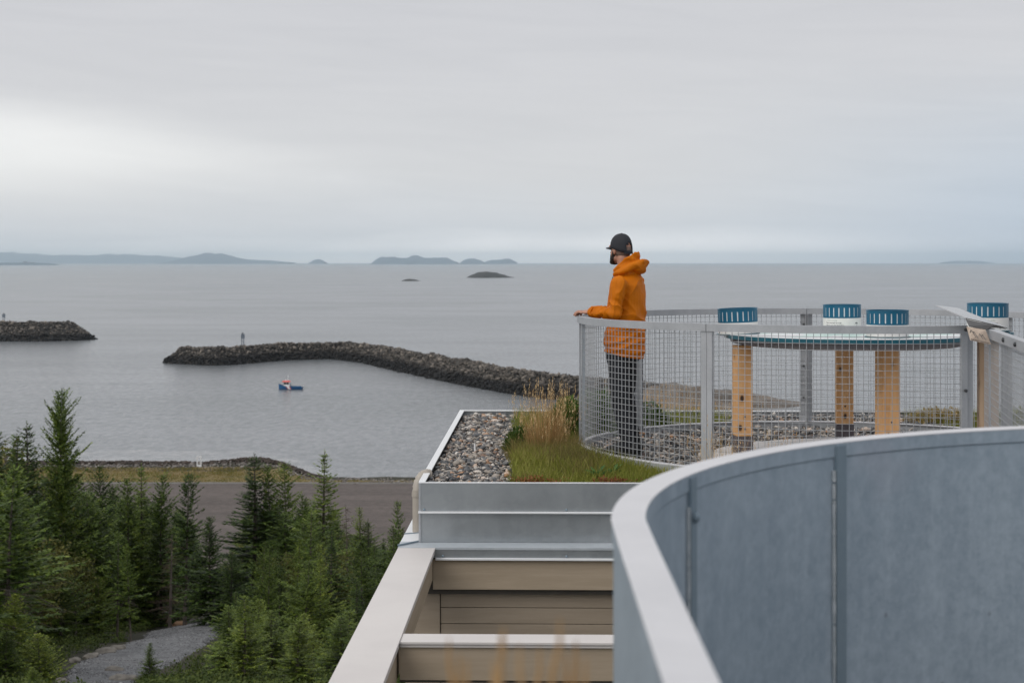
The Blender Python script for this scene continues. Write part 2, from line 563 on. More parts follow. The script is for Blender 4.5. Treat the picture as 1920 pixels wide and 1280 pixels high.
M['teal'] = m_plain('teal_edge', (0.006, 0.085, 0.125), (0.010, 0.105, 0.145), 0.35, 0, 4, 0.02)
M['slotwhite'] = m_plain('pale_inner_wall_and_slot_light', (0.70, 0.72, 0.74), (0.78, 0.80, 0.82), 0.5)
M['white'] = m_plain('white_panel', (0.70, 0.69, 0.67), (0.76, 0.75, 0.73), 0.45, 0, 3, 0.02)
M['grey_under'] = m_plain('grey_underframe', (0.15, 0.14, 0.15), (0.20, 0.19, 0.20), 0.6)
M['ink'] = m_plain('dark_ink', (0.03, 0.045, 0.06), (0.04, 0.055, 0.07), 0.6)
M['ink_green'] = m_plain('grey_green_ink', (0.28, 0.40, 0.34), (0.32, 0.44, 0.38), 0.6)
M['ink_pale'] = m_plain('pale_ink', (0.48, 0.48, 0.48), (0.52, 0.52, 0.52), 0.6)
M['bolt'] = m_plain('bolt', (0.06, 0.065, 0.07), (0.09, 0.095, 0.10), 0.5, 0.5)
M['brushed'] = m_plain('brushed_steel', (0.50, 0.50, 0.50), (0.62, 0.62, 0.62), 0.22, 0.95, 3, 0.05, 60, (1, 12, 1))
M['brushed_dark'] = m_plain('dark_steel', (0.022, 0.021, 0.021), (0.040, 0.037, 0.036), 0.45, 0.2)
M['bronze'] = m_plain('etched_steel', (0.17, 0.135, 0.11), (0.25, 0.21, 0.18), 0.35, 0.6, 8, 0.1, 40)
M['pad'] = m_plain('concrete_pad', (0.58, 0.56, 0.56), (0.68, 0.66, 0.66), 0.8, 0, 3, 0.1, 50)
M['soil'] = m_plain('roof_soil', (0.035, 0.028, 0.020), (0.07, 0.055, 0.035), 0.95, 0, 8, 0.6, 50)
M['gravelbed'] = m_plain('gravel_bed', (0.05, 0.048, 0.045), (0.11, 0.10, 0.095), 0.95, 0, 30, 0.6, 60)
M['gravel'] = m_island('roof_gravel', [(0, (0.07, 0.075, 0.082)), (0.25, (0.14, 0.145, 0.155)), (0.45, (0.24, 0.23, 0.225)), (0.60, (0.36, 0.32, 0.28)),
                        (0.74, (0.52, 0.46, 0.40)), (0.86, (0.74, 0.70, 0.65)), (0.94, (0.50, 0.27, 0.14)), (1, (0.10, 0.10, 0.11))], 0.65, bscale=30)
M['grit'] = m_island('path_grit', [(0, (0.07, 0.072, 0.078)), (0.5, (0.17, 0.172, 0.18)), (0.85, (0.28, 0.28, 0.29)), (1, (0.42, 0.42, 0.42))], 0.9, bscale=8)
M['grass'] = m_leaf('roof_grass', [(0, (0.09, 0.11, 0.02)), (0.35, (0.18, 0.205, 0.032)), (0.7, (0.27, 0.285, 0.05)), (1, (0.42, 0.36, 0.13))])
M['grass_mix'] = m_leaf('brownish_grass', [(0, (0.11, 0.10, 0.033)), (0.4, (0.22, 0.185, 0.06)), (0.75, (0.36, 0.27, 0.11)), (1, (0.50, 0.37, 0.18))])
M['straw'] = m_leaf('straw_grass', [(0, (0.32, 0.19, 0.075)), (0.4, (0.52, 0.34, 0.155)), (0.75, (0.68, 0.48, 0.25)), (1, (0.76, 0.58, 0.35))], 0.6, 0.25)
M['straw_brown'] = m_leaf('brown_stems', [(0, (0.34, 0.19, 0.075)), (0.5, (0.44, 0.27, 0.12)), (1, (0.54, 0.36, 0.19))], 0.6, 0.25)
M['shrub'] = m_leaf('shrub_leaf', [(0, (0.030, 0.060, 0.010)), (0.5, (0.065, 0.125, 0.020)), (1, (0.13, 0.20, 0.04))])
M['herb'] = m_leaf('herb_leaf', [(0, (0.05, 0.12, 0.035)), (0.5, (0.08, 0.19, 0.055)), (1, (0.16, 0.30, 0.07))])
M['sedum'] = m_leaf('red_sedum', [(0, (0.13, 0.045, 0.018)), (0.5, (0.24, 0.085, 0.03)), (1, (0.34, 0.17, 0.07))])
# people
M['skin'] = m_plain('skin', (0.40, 0.20, 0.135), (0.48, 0.255, 0.18), 0.5, 0, 12, 0.05, 60)
M['stubble'] = m_plain('short_hair', (0.16, 0.11, 0.09), (0.22, 0.15, 0.12), 0.8, 0, 60, 0.2, 300)
M['beard'] = m_plain('beard_hair', (0.018, 0.013, 0.011), (0.03, 0.022, 0.018), 0.8, 0, 60, 0.6, 250)
M['cap_black'] = m_plain('black_cap_cloth', (0.012, 0.014, 0.020), (0.019, 0.021, 0.028), 0.75, 0, 10, 0.15, 400)
M['trouser'] = m_plain('dark_trousers', (0.008, 0.010, 0.014), (0.014, 0.016, 0.022), 0.8, 0, 6, 0.25, 22)
M['shoe_black'] = m_plain('black_shoe', (0.008, 0.008, 0.009), (0.014, 0.014, 0.015), 0.6)
M['jacket'] = m_plain('orange_shell', (0.50, 0.135, 0.003), (0.57, 0.160, 0.004), 0.55, 0, 5, 0.12, 60, spec=0.12)
M['cord'] = m_plain('dark_cord', (0.05, 0.04, 0.04), (0.07, 0.06, 0.06), 0.7)
# landscape
M['spruce'] = m_leaf('spruce_needles', [(0, (0.013, 0.026, 0.006)), (0.35, (0.044, 0.080, 0.014)), (0.7, (0.110, 0.165, 0.025)), (1, (0.21, 0.265, 0.042))], 0.6, 0.07)
M['spruce_light'] = m_leaf('young_spruce_needles', [(0, (0.018, 0.034, 0.007)), (0.35, (0.062, 0.100, 0.015)), (0.7, (0.145, 0.198, 0.028)), (1, (0.28, 0.32, 0.055))], 0.6, 0.08)
M['birch_leaf'] = m_leaf('birch_leaves', [(0, (0.045, 0.050, 0.012)), (0.5, (0.11, 0.12, 0.025)), (1, (0.24, 0.20, 0.055))], 0.6, 0.35)
M['dead'] = m_leaf('dead_twigs', [(0, (0.055, 0.040, 0.032)), (1, (0.12, 0.085, 0.065))], 0.9, 0.05)
M['bark'] = m_plain('bark', (0.085, 0.070, 0.058), (0.17, 0.145, 0.125), 0.9, 0, 3, 0.5, 18)
M['under'] = m_leaf('undergrowth', [(0, (0.020, 0.034, 0.010)), (0.5, (0.050, 0.078, 0.017)), (1, (0.13, 0.16, 0.035))], 0.7, 0.3)
M['forestfloor'] = m_plain('forest_floor', (0.016, 0.018, 0.010), (0.045, 0.040, 0.024), 0.95, 0, 0.5, 0.6, 3)
M['path'] = m_rough('gravel_path', (0.085, 0.088, 0.094), (0.225, 0.23, 0.24), (1.1, 7.0))
M['boulder'] = m_plain('grey_boulder', (0.13, 0.12, 0.105), (0.27, 0.245, 0.215), 0.85, 0, 2.2, 0.6, 7, dist=0.05)
M['boulder_orange'] = m_plain('orange_boulder', (0.40, 0.23, 0.13), (0.52, 0.33, 0.21), 0.85, 0, 2.2, 0.5, 7, dist=0.05)
M['lot'] = m_rough('gravel_lot', (0.070, 0.057, 0.052), (0.130, 0.107, 0.098), (0.09, 0.9), (0.22, 1.5, 1))
M['lot_edge'] = m_plain('lot_edge_gravel', (0.125, 0.115, 0.105), (0.16, 0.148, 0.138), 0.95, 0, 0.3, 0.4, 3)
M['meadow'] = m_leaf('meadow_grass', [(0, (0.070, 0.075, 0.022)), (0.35, (0.145, 0.150, 0.032)), (0.7, (0.24, 0.185, 0.050)), (1, (0.40, 0.32, 0.19))], nscale=0.16, wn=0.75)
M['meadow_soil'] = m_plain('meadow_soil', (0.12, 0.095, 0.035), (0.20, 0.155, 0.06), 0.95, 0, 0.3, 0.5, 2)
M['shorerock'] = m_island('shore_rocks', [(0, (0.10, 0.09, 0.085)), (0.5, (0.20, 0.18, 0.165)), (1, (0.34, 0.31, 0.285))], 0.85, bscale=1.5)
M['seaweed'] = m_island('beached_seaweed', [(0, (0.020, 0.013, 0.010)), (0.6, (0.045, 0.030, 0.022)), (1, (0.08, 0.055, 0.042))], 0.8, bscale=1.0)
M['armour'] = m_island('armour_rock', [(0, (0.035, 0.032, 0.029)), (0.45, (0.075, 0.066, 0.058)), (0.8, (0.145, 0.126, 0.108)), (1, (0.30, 0.26, 0.22))], 0.85,
                       bscale=0.4, wet=(3.6, 6.4, (0.010, 0.010, 0.011)))
M['core'] = m_plain('breakwater_core', (0.02, 0.018, 0.017), (0.035, 0.032, 0.03), 0.95, 0, 0.3)
M['point'] = m_plain('point_rock', (0.075, 0.062, 0.052), (0.20, 0.165, 0.135), 0.9, 0, 0.12, 0.8, 0.6, dist=0.8)
M['islet'] = m_plain('islet_rock', (0.022, 0.023, 0.022), (0.05, 0.05, 0.047), 0.95, 0, 0.02)
M['island'] = m_plain('island_hazed_ground', (0.050, 0.085, 0.125), (0.075, 0.115, 0.160), 0.95, 0, 0.002)  # blue tint paints part of the distance haze into the ground colour
M['navsteel'] = m_plain('nav_steel', (0.15, 0.18, 0.22), (0.21, 0.245, 0.29), 0.6, 0.2)
M['hullblue'] = m_plain('hull_blue', (0.006, 0.075, 0.20), (0.008, 0.09, 0.23), 0.35)
M['boatwhite'] = m_plain('boat_white', (0.75, 0.75, 0.76), (0.80, 0.80, 0.81), 0.4)
M['boatred'] = m_plain('boat_red', (0.62, 0.07, 0.05), (0.70, 0.09, 0.07), 0.4)
M['boatglass'] = m_plain('boat_glass', (0.010, 0.013, 0.016), (0.015, 0.018, 0.022), 0.1)
M['deck'] = m_plain('boat_deck', (0.30, 0.31, 0.32), (0.36, 0.37, 0.38), 0.7)

def m_sea():
    m, n = new_mat('sea_water')
    ge = n.n('ShaderNodeNewGeometry')
    mp = n.n('ShaderNodeMapping'); n.put(mp.inputs[0], ge.outputs['Position'])
    mp.inputs['Rotation'].default_value = (0, 0, R(12))
    mp.inputs['Scale'].default_value = (0.55, 1.0, 1.0)
    v = mp.outputs[0]
    chop = n.noise(v, 0.42, 4, 0.65)
    swell = n.noise(v, 0.085, 3, 0.55)
    big = n.noise(ge.outputs['Position'], 0.0042, 4, 0.6, 0.4)
    bandv = n.n('ShaderNodeMapping'); n.put(bandv.inputs[0], ge.outputs['Position'])
    bandv.inputs['Scale'].default_value = (0.30, 1.0, 1.0)
    band = n.noise(bandv.outputs[0], 0.010, 5, 0.6, 0.7)
    h = n.m('ADD', n.m('MULTIPLY', chop, 0.50), n.m('MULTIPLY', swell, 1.4))
    nb = n.bump(h, 0.42, 0.8)
    rv = n.n('ShaderNodeMapping'); n.put(rv.inputs[0], ge.outputs['Position'])
    rv.inputs['Scale'].default_value = (0.42, 0.15, 1.0)
    ripple = n.noise(rv.outputs[0], 1.0, 6, 0.72, 0.3)
    f = n.m('ADD', n.m('MULTIPLY', n.step(band, 0.30, 0.72), 0.30), n.m('MULTIPLY', n.step(big, 0.3, 0.7), 0.22))
    f = n.m('ADD', f, n.m('MULTIPLY', n.step(ripple, 0.34, 0.66), 0.62))
    col = n.mix(f, (0.085, 0.100, 0.106), (0.195, 0.203, 0.220))
    rough = n.m('ADD', n.m('MULTIPLY', f, -0.06), 0.27)
    n.out(n.principled(col, rough, 0.0, nb, IOR=1.333))
    return m
M['sea'] = m_sea()

def m_surf(name='surf_and_shallow_gleam', amount=0.26):
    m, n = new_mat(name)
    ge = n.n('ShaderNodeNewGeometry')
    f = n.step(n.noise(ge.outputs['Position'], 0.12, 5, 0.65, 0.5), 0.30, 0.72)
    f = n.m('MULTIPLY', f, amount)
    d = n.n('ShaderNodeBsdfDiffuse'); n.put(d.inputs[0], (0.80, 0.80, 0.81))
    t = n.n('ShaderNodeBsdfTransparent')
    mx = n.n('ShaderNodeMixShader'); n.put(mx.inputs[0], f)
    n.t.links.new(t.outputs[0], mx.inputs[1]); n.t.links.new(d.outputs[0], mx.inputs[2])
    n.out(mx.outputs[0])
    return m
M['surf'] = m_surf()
M['wake'] = m_surf('wake_foam', 0.30)

def m_tabletop():
    m, n = new_mat('table_map_print')
    v = n.coord('Object')
    a = n.noise(v, 1.6, 2, 0.4, 0.6)
    col = n.ramp(a, [(0.0, (0.72, 0.72, 0.74)), (0.47, (0.74, 0.74, 0.76)), (0.49, (0.52, 0.70, 0.65)), (0.60, (0.56, 0.72, 0.67)), (0.62, (0.74, 0.70, 0.72)), (1, (0.76, 0.76, 0.78))])
    n.out(n.principled(col, 0.3))
    return m
M['tabletop'] = m_tabletop()

# ================================================================== SEA, AIR, FAR LAND
def grid_sheet(name, X, Y, Z, mat, kind='structure', smooth=True, parent=None):
    ny, nx = X.shape
    V = np.stack([X, Y, Z], -1).reshape(-1, 3)
    i, j = np.meshgrid(np.arange(nx - 1), np.arange(ny - 1))
    a = (j * nx + i).ravel()
    Fc = np.stack([a, a + 1, a + 1 + nx, a + nx], -1)
    return link(name, mesh_np(name, V, Fc, smooth), mat, parent, kind)

ys = np.array([-600, 200, 420, 700, 1100, 2000, 4000, 9000, 20000, 40000, 60000], float)
xs = np.array([-24000, -8000, -2500, -900, -300, 0, 300, 900, 2500, 8000, 24000], float)
gx, gy = np.meshgrid(xs, ys)
tag(grid_sheet('sea', gx, gy, np.zeros_like(gx), M['sea']), 'calm grey sea with faint wind streaks reaching to the horizon')

m, n = new_mat('sea_air')
pv = n.n('ShaderNodeVolumePrincipled')
pv.inputs['Color'].default_value = (0.79, 0.92, 1.0, 1)
pv.inputs['Density'].default_value = 2.9e-5
pv.inputs['Anisotropy'].default_value = 0.90
n.out(vol=pv.outputs[0])
hz = MB().box(-24500, 24500, -800, 61000, -1.2, 360).build('haze', m)
tag(hz, 'thin pale sea haze that fades the far islands', kind='stuff')

def ridge_island(name, prof, d, depth, label, mat=None, base=0.0):
    """land mass whose skyline follows prof [(px, py)], at distance d, with real depth"""
    px = np.array([p[0] for p in prof], float); py = np.array([p[1] for p in prof], float)
    xx = np.linspace(px[0], px[-1], 90)
    hh = np.maximum(np.interp(xx, px, EYE - (py - HZ) / F * d), base)
    v = np.linspace(-1, 1, 13)
    Xw = (xx - 960) / F * d
    Xg, Vg = np.meshgrid(Xw, v)
    prof_v = np.clip(1 - np.abs(Vg) ** 1.6, 0, 1)
    Zg = (hh[None] + 3) * prof_v * (1 + 0.22 * fbm(Xg / 420.0, Vg * 3 + d, 3)) - 3
    Yg = d + Vg * depth
    o = grid_sheet(name, Xg, Yg, Zg, mat or M['island'])
    return tag(o, label)

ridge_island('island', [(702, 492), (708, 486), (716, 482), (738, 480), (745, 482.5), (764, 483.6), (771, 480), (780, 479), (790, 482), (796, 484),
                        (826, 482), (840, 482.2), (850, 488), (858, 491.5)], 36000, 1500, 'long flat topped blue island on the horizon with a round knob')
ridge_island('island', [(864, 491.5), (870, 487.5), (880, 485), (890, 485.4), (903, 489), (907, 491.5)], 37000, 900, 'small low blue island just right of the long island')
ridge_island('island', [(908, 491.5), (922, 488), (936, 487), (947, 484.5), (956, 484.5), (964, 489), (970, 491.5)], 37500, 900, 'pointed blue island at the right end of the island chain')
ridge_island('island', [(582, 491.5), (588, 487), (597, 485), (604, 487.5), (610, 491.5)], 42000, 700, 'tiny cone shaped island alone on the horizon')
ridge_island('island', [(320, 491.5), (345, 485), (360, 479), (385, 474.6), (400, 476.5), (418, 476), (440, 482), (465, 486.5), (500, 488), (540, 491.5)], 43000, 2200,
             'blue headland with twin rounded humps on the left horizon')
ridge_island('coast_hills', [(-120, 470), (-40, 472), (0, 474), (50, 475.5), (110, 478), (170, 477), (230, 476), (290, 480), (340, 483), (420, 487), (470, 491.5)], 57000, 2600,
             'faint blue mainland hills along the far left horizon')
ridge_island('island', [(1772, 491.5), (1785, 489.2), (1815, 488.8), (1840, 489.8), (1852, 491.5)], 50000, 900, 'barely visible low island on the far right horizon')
spit = ridge_island('spit', [(-60, 492.5), (0, 493), (40, 492.6), (80, 493.2), (98, 494), (100, 497)], 24000, 500, 'long low dark spit with port buildings at the far left')
ridge_island('spit', [(-40, 500), (0, 500.5), (12, 501.2), (21, 503.5)], 15500, 350, 'short dark spit at the left edge in front of the port spit')
pb = MB()
b0 = at(42, 491, 23900); b1 = at(62, 491, 23900)
pb.box(b0.x, b1.x, 23880, 23960, 0, 44).box(b0.x + 20, b0.x + 60, 23885, 23950, 44, 58)
tag(pb.build('port_shed', M['navsteel']), 'grey port shed standing on the long dark spit', 'shed')

def islet(name, px0, px1, py_top, py_front, label):
    d0 = EYE * F / (py_front - HZ)
    rx = (px1 - px0) / 2 / F * d0
    ry = rx * 1.5
    d = d0 + ry
    cx = ((px0 + px1) / 2 - 960) / F * d
    top = EYE - (py_top - HZ) / F * d
    u = np.linspace(-1.15, 1.15, 60); v = np.linspace(-1.15, 1.15, 30)
    Ug, Vg = np.meshgrid(u, v)
    us = np.where(Ug > -0.25, (Ug + 0.25) / 1.25, (Ug + 0.25) / 0.75)
    r = np.hypot(us, Vg) * (1 + 0.22 * fbm(Ug * 2.2, Vg * 2.2, 5))
    Z = top * np.clip(1.45 * (1 - r ** 1.1), -0.3, 1 - 0.25 * r) * (1 + 0.25 * fbm(Ug * 5, Vg * 5, 9)) - 0.3
    return tag(grid_sheet(name, cx + Ug * rx, d + Vg * ry, Z, M['islet']), label)
islet('rock_islet', 874, 966, 510.0, 521.0, 'larger dark rock islet below the chain of blue islands')
islet('rock_islet', 752, 791, 523, 527, 'smaller dark rock islet left of the larger one')

# ================================================================== BREAKWATERS
def mound(name, pts, height, slope, crest, n_rocks, label, rock=(0.40, 1.75)):
    W = crest / 2 + height * slope
    P = np.array(pts, float)
    seg = np.diff(P, axis=0); L = np.hypot(seg[:, 0], seg[:, 1]); cum = np.r_[0, np.cumsum(L)]
    def along(s):
        return np.stack([np.interp(s, cum, P[:, 0]), np.interp(s, cum, P[:, 1])], -1)
    def dist(q):
        best = np.full(len(q), 1e9)
        for a, d, l in zip(P[:-1], seg, L):
            t = np.clip(((q - a) @ d) / (l * l), 0, 1)
            best = np.minimum(best, np.hypot(*(q - a - t[:, None] * d).T))
        return best
    def h(q):
        d_ = dist(q)
        return np.clip((W + 0.9 * fbm(q[:, 0] / 5.0, q[:, 1] / 5.0, 27, 3) - d_) / slope, -2, height) + 0.7 * fbm(q[:, 0] / 7.0, q[:, 1] / 7.0, 28, 3) * np.clip((W - d_) / 3.0, 0, 1)
    root = thing(name, label, 'breakwater', (0, 0, 0))
    x0, x1 = P[:, 0].min() - W - 2, P[:, 0].max() + W + 2
    y0, y1 = P[:, 1].min() - W - 2, P[:, 1].max() + W + 2
    nx, ny = int((x1 - x0) / 2.2), int((y1 - y0) / 2.2)
    gx, gy = np.meshgrid(np.linspace(x0, x1, nx), np.linspace(y0, y1, ny))
    Z = h(np.stack([gx.ravel(), gy.ravel()], -1)).reshape(gx.shape)
    i, j = np.meshgrid(np.arange(nx - 1), np.arange(ny - 1)); a = (j * nx + i).ravel()
    Fc = np.stack([a, a + 1, a + 1 + nx, a + nx], -1)
    Fc = Fc[Z.ravel()[Fc].max(1) > -1.5]
    link('rubble_core', mesh_np('rubble_core', np.stack([gx, gy, Z - 0.5], -1).reshape(-1, 3), Fc, True), M['core'], root)
    q = np.stack([U(x0, x1, n_rocks * 9), U(y0, y1, n_rocks * 9)], -1)
    q = q[dist(q) < W + 0.6][:n_rocks]
    hh = h(q); ok = hh > -0.6
    q, hh = q[ok], hh[ok]
    size = (rock[0] + (rock[1] - rock[0]) * RNG.random(len(q)) ** 1.8) * 0.62 * np.where(RNG.random(len(q)) < 0.07, 1.7, 1.0)
    PP = np.c_[q, hh + RNG.uniform(-0.25, 0.30, len(q))]
    scatter_stones('armour_stones', PP, size, M['armour'], (1.2, 0.95, 0.8), rough=0.32, parent=root)
    return root, h

toe = [(310, 681), (400, 685), (470, 681), (540, 675), (620, 672), (680, 680), (720, 690), (780, 703), (870, 722), (950, 737), (1010, 746), (1075, 753), (1180, 762)]
tw = np.array([((x - 960) / F * (EYE * F / (y - HZ)), EYE * F / (y - HZ)) for x, y in toe])
tt = np.gradient(tw, axis=0); tt /= np.hypot(*tt.T)[:, None]
nn_ = np.stack([-tt[:, 1], tt[:, 0]], -1)
BW = 2.5 + 7.5 * 1.15
line = tw + nn_ * (BW - 0.5)
line[0] = tw[0] + np.array([BW * 0.8, BW * 0.6])
keep = [0] + [i for i in range(1, len(line)) if line[i][0] > line[0][0] + 4]
bw_main, h_main = mound('breakwater', line[keep].tolist(), 7.5, 1.15, 5.0, 24000, 'long curved boulder breakwater reaching from the shore across the bay')
bw_left, h_left = mound('breakwater', [(-420, 1030), (-345, 1026), (-300, 1024), (-287, 1032)], 11.0, 1.3, 7.0, 9000, 'short boulder breakwater end at the left edge of the bay', (0.5, 2.2))

def nav_light(px, py_base, d, ztop, zb, label):
    p = at(px, py_base, d)
    t = thing('navigation_light', label, 'navigation light', (p.x, d, zb), 0.3, 'navigation lights on the breakwaters')
    H = ztop
    MB().box(-1.1, 1.1, -0.9, 0.9, -0.8, 0.35).build('plinth', M['core'], t)
    for sxx in (-0.62, 0.62):
        for sy in (-0.4, 0.4):
            MB().bar((sxx, sy, 0.3), (sxx * 0.85, sy * 0.85, H), 0.26).build('leg', M['navsteel'], t)
    g = MB()
    for k in range(3):
        z0, z1 = 0.5 + k * H * 0.28, 0.5 + (k + 1) * H * 0.28
        g.bar((-0.6, -0.42, z0), (0.6, -0.42, z1), 0.16).bar((-0.6, -0.42, z1), (0.6, -0.42, z1), 0.16)
    g.build('cross_brace', M['navsteel'], t)
    MB().box(-0.95, 0.95, -0.62, -0.5, H * 0.62, H).build('day_board', M['navsteel'], t)
    MB().lathe([(0.25, H), (0.32, H + 0.3), (0.25, H + 0.7), (0.05, H + 0.85)], n=10).build('lantern', M['boatglass'], t)
    return t
nav_light(455, 640, 812, 6.2, 7.3, 'blue grey light frame on the head of the long curved breakwater')
nav_light(7, 603, 1030, 5.6, 10.8, 'blue grey light frame on the short breakwater at the left edge')

# ================================================================== BOAT
def make_boat():
    d = EYE * F / (729.5 - HZ)
    p = at(545, 729, d)
    t = thing('fishing_boat', 'small blue boat with red roofed wheelhouse and slanted white stripe heading left', 'boat', (p.x, d, 0), R(176))
    L = 9.6                                                    # local +x is the bow
    secs = [(-0.5, 1.45, 1.15, 0.0), (-0.46, 1.55, 1.15, 0.0), (-0.2, 1.70, 1.15, 0), (0.1, 1.70, 1.25, 0), (0.3, 1.45, 1.5, 0), (0.42, 0.85, 1.85, 0), (0.5, 0.10, 2.15, 0.0)]
    vs, fs = [], []
    for s, b, z, _ in secs:
        x = s * L
        vs += [(x, -b, z), (x * 0.985, -b * 0.92, 0.35), (x * 0.95, -b * 0.55, -0.5), (x * 0.95, b * 0.55, -0.5), (x * 0.985, b * 0.92, 0.35), (x, b, z)]
    for i in range(len(secs) - 1):
        for k in range(5):
            a = i * 6 + k
            fs.append((a, a + 1, a + 7, a + 6))
    fs.append((0, 1, 2, 3, 4, 5)); e = (len(secs) - 1) * 6; fs.append((e + 5, e + 4, e + 3, e + 2, e + 1, e))
    MB().add(vs, fs).build('hull', M['hullblue'], t)
    dk = MB()
    for i in range(len(secs) - 1):
        a, b = secs[i], secs[i + 1]
        dk.add([(a[0] * L, -a[1] + .05, a[2] - .25), (b[0] * L, -b[1] + .05, b[2] - .25), (b[0] * L, b[1] - .05, b[2] - .25), (a[0] * L, a[1] - .05, a[2] - .25)], [(0, 1, 2, 3)])
    dk.build('deck', M['deck'], t)
    for sgn in (-1, 1):
        def strip(x0, x1, mat, nm, off):
            q = MB()
            zt0 = 1.2
            q.slab([(x0, sgn * (1.70 + off), zt0 + 0.06), (x1, sgn * (1.68 + off), zt0 + 0.10), (x1 - 0.75, sgn * (1.60 + off), 0.22), (x0 - 0.75, sgn * (1.62 + off), 0.22)], 0.03)
            return q.build(nm, mat, t)
        strip(0.15, 0.42, M['boatred'], 'red_stripe', 0.035)
        strip(0.45, 1.35, M['boatwhite'], 'white_stripe', 0.035)
        strip(1.38, 1.62, M['boatred'], 'red_stripe', 0.035)
    tr = MB(); tr.bar((-4.8, -1.5, 1.22), (-4.8, 1.5, 1.22), 0.18).build('stern_rail', M['boatwhite'], t)
    wh = MB(); wh.hexa([(0.35, -1.15, 1.0), (2.4, -1.15, 1.0), (2.4, 1.15, 1.0), (0.35, 1.15, 1.0), (0.45, -1.1, 2.9), (2.75, -1.1, 2.9), (2.75, 1.1, 2.9), (0.45, 1.1, 2.9)])
    whs = wh.build('wheelhouse', M['boatwhite'], t)
    for y, nm in ((-1.17, 'window'), (1.17, 'window')):
        s = 1 if y > 0 else -1
        for x0, x1 in ((0.55, 1.35), (1.5, 2.55)):
            MB().box(x0, x1, min(y, y - s * .06), max(y, y - s * .06), 1.95, 2.72).build(nm, M['boatglass'], whs)
    MB().hexa([(2.47, -0.95, 1.95), (2.58, -0.95, 1.95), (2.58, 0.95, 1.95), (2.47, 0.95, 1.95), (2.66, -0.95, 2.72), (2.76, -0.95, 2.72), (2.76, 0.95, 2.72), (2.66, 0.95, 2.72)]).build('window', M['boatglass'], whs)
    MB().hexa([(0.1, -1.4, 2.9), (3.25, -1.4, 2.9), (3.25, 1.4, 2.9), (0.1, 1.4, 2.9), (0.4, -1.1, 3.35), (2.9, -1.1, 3.35), (2.9, 1.1, 3.35), (0.4, 1.1, 3.35)]).build('roof', M['boatred'], t)
    MB().lathe([(0.28, 3.35), (0.30, 3.6), (0.05, 3.75)], 1.9, 0, 12).build('radar_dome', M['boatwhite'], t)
    MB().tube([(1.1, 0, 3.3), (1.05, 0, 5.6)], [0.09, 0.05], 6).build('mast', M['boatwhite'], t)
    MB().tube([(0.0, -0.6, 1.0), (0.0, -0.6, 2.3)], 0.09, 6).tube([(0.0, 0.6, 1.0), (0.0, 0.6, 2.3)], 0.09, 6).bar((0, -0.6, 2.3), (0, 0.6, 2.3), 0.12).build('gantry', M['navsteel'], t)
    return t
make_boat()
# pale wake trailing to the right of the stern
dB = EYE * F / (729 - HZ)
wk = MB()
for k in range(14):
    x = at(566 + k * 5.2, 726 - k * 0.35, dB).x
    w0 = 0.5 + 0.12 * k
    wk.add([(x, dB + 1 + k * 0.9 - w0, 0.03), (x + 1.2, dB + 1.5 + k * 0.9 - w0, 0.03), (x + 1.2, dB + 1.5 + k * 0.9 + w0, 0.03), (x, dB + 1 + k * 0.9 + w0, 0.03)], [(0, 1, 2, 3)])
tag(wk.build('wake', M['wake']), 'faint white wake behind the small blue boat', kind='stuff')

# ================================================================== HILLSIDE AND SHORE
GY = np.array([-30, 20, 40, 50, 60, 71, 86, 100, 130, 160, 200, 238, 266, 290], float)
GZ = np.array([-8.0, -9.5, -12.0, -13.7, -15.8, -18.2, -20.9, -23.2, -28.6, -33.0, -38.8, -46.05, -46.05, -46.05])
def berm_y(X):                       # distance of the top of the beach, by X
    return 364 - 25 * smooth01((X + 60) / 22.0)
def ground(X, Y):
    X = np.asarray(X, float); Y = np.asarray(Y, float)
    z = np.interp(Y, GY, GZ)
    amp = smooth01((Y - 30) / 25) * (1 - smooth01((Y - 205) / 30))
    z = z + amp * (0.9 * fbm(X / 14.0, Y / 14.0, 2, 3))
    yb = berm_y(X)
    outcrop = np.exp(-((X + 55) / 11.0) ** 2) * 1.0
    t = (Y - yb)
    hump = (0.25 + outcrop + 0.25 * fbm(X / 5.0, Y / 5.0, 4, 3)) * np.exp(-(t / 4.5) ** 2)
    z = np.where(Y > 300, z + hump, z)
    z = z - 5.2 * smooth01((t - 2.0) / 13.0) * (Y > 300)
    return z + EYE
def on_ground(px, py):
    """point of the hillside seen at photo pixel (px, py)"""
    ds = np.linspace(42, 262, 2201)
    X = (px - 960) / F * ds
    g = ground(X, ds) - (EYE - (py - HZ) / F * ds)
    i = int(np.argmax(g > 0)) if (g > 0).any() else len(ds) - 1
    return np.array([X[i], ds[i], ground(X[i], ds[i])])
gx, gy = np.meshgrid(np.arange(-190, 60, 1.6), np.concatenate([np.arange(-30, 262, 1.6), np.arange(262, 392, 1.3)]))
tag(grid_sheet('hillside', gx, gy, ground(gx, gy) - 0.02, M['forestfloor']), 'dark wooded slope falling from the building to the shore')

lot = MB().box(-150, 60, 240, 331.5, 3.8, 4.02)
tag(lot.build('gravel_lot', M['lot'], smooth=False), 'brown grey gravel lot between the trees and the shore', kind='structure')
tag(MB().box(-150, 60, 331.5, 334.3, 3.8, 4.06).build('lot_verge', M['lot_edge']), 'paler gravel edge along the far side of the lot', kind='structure')
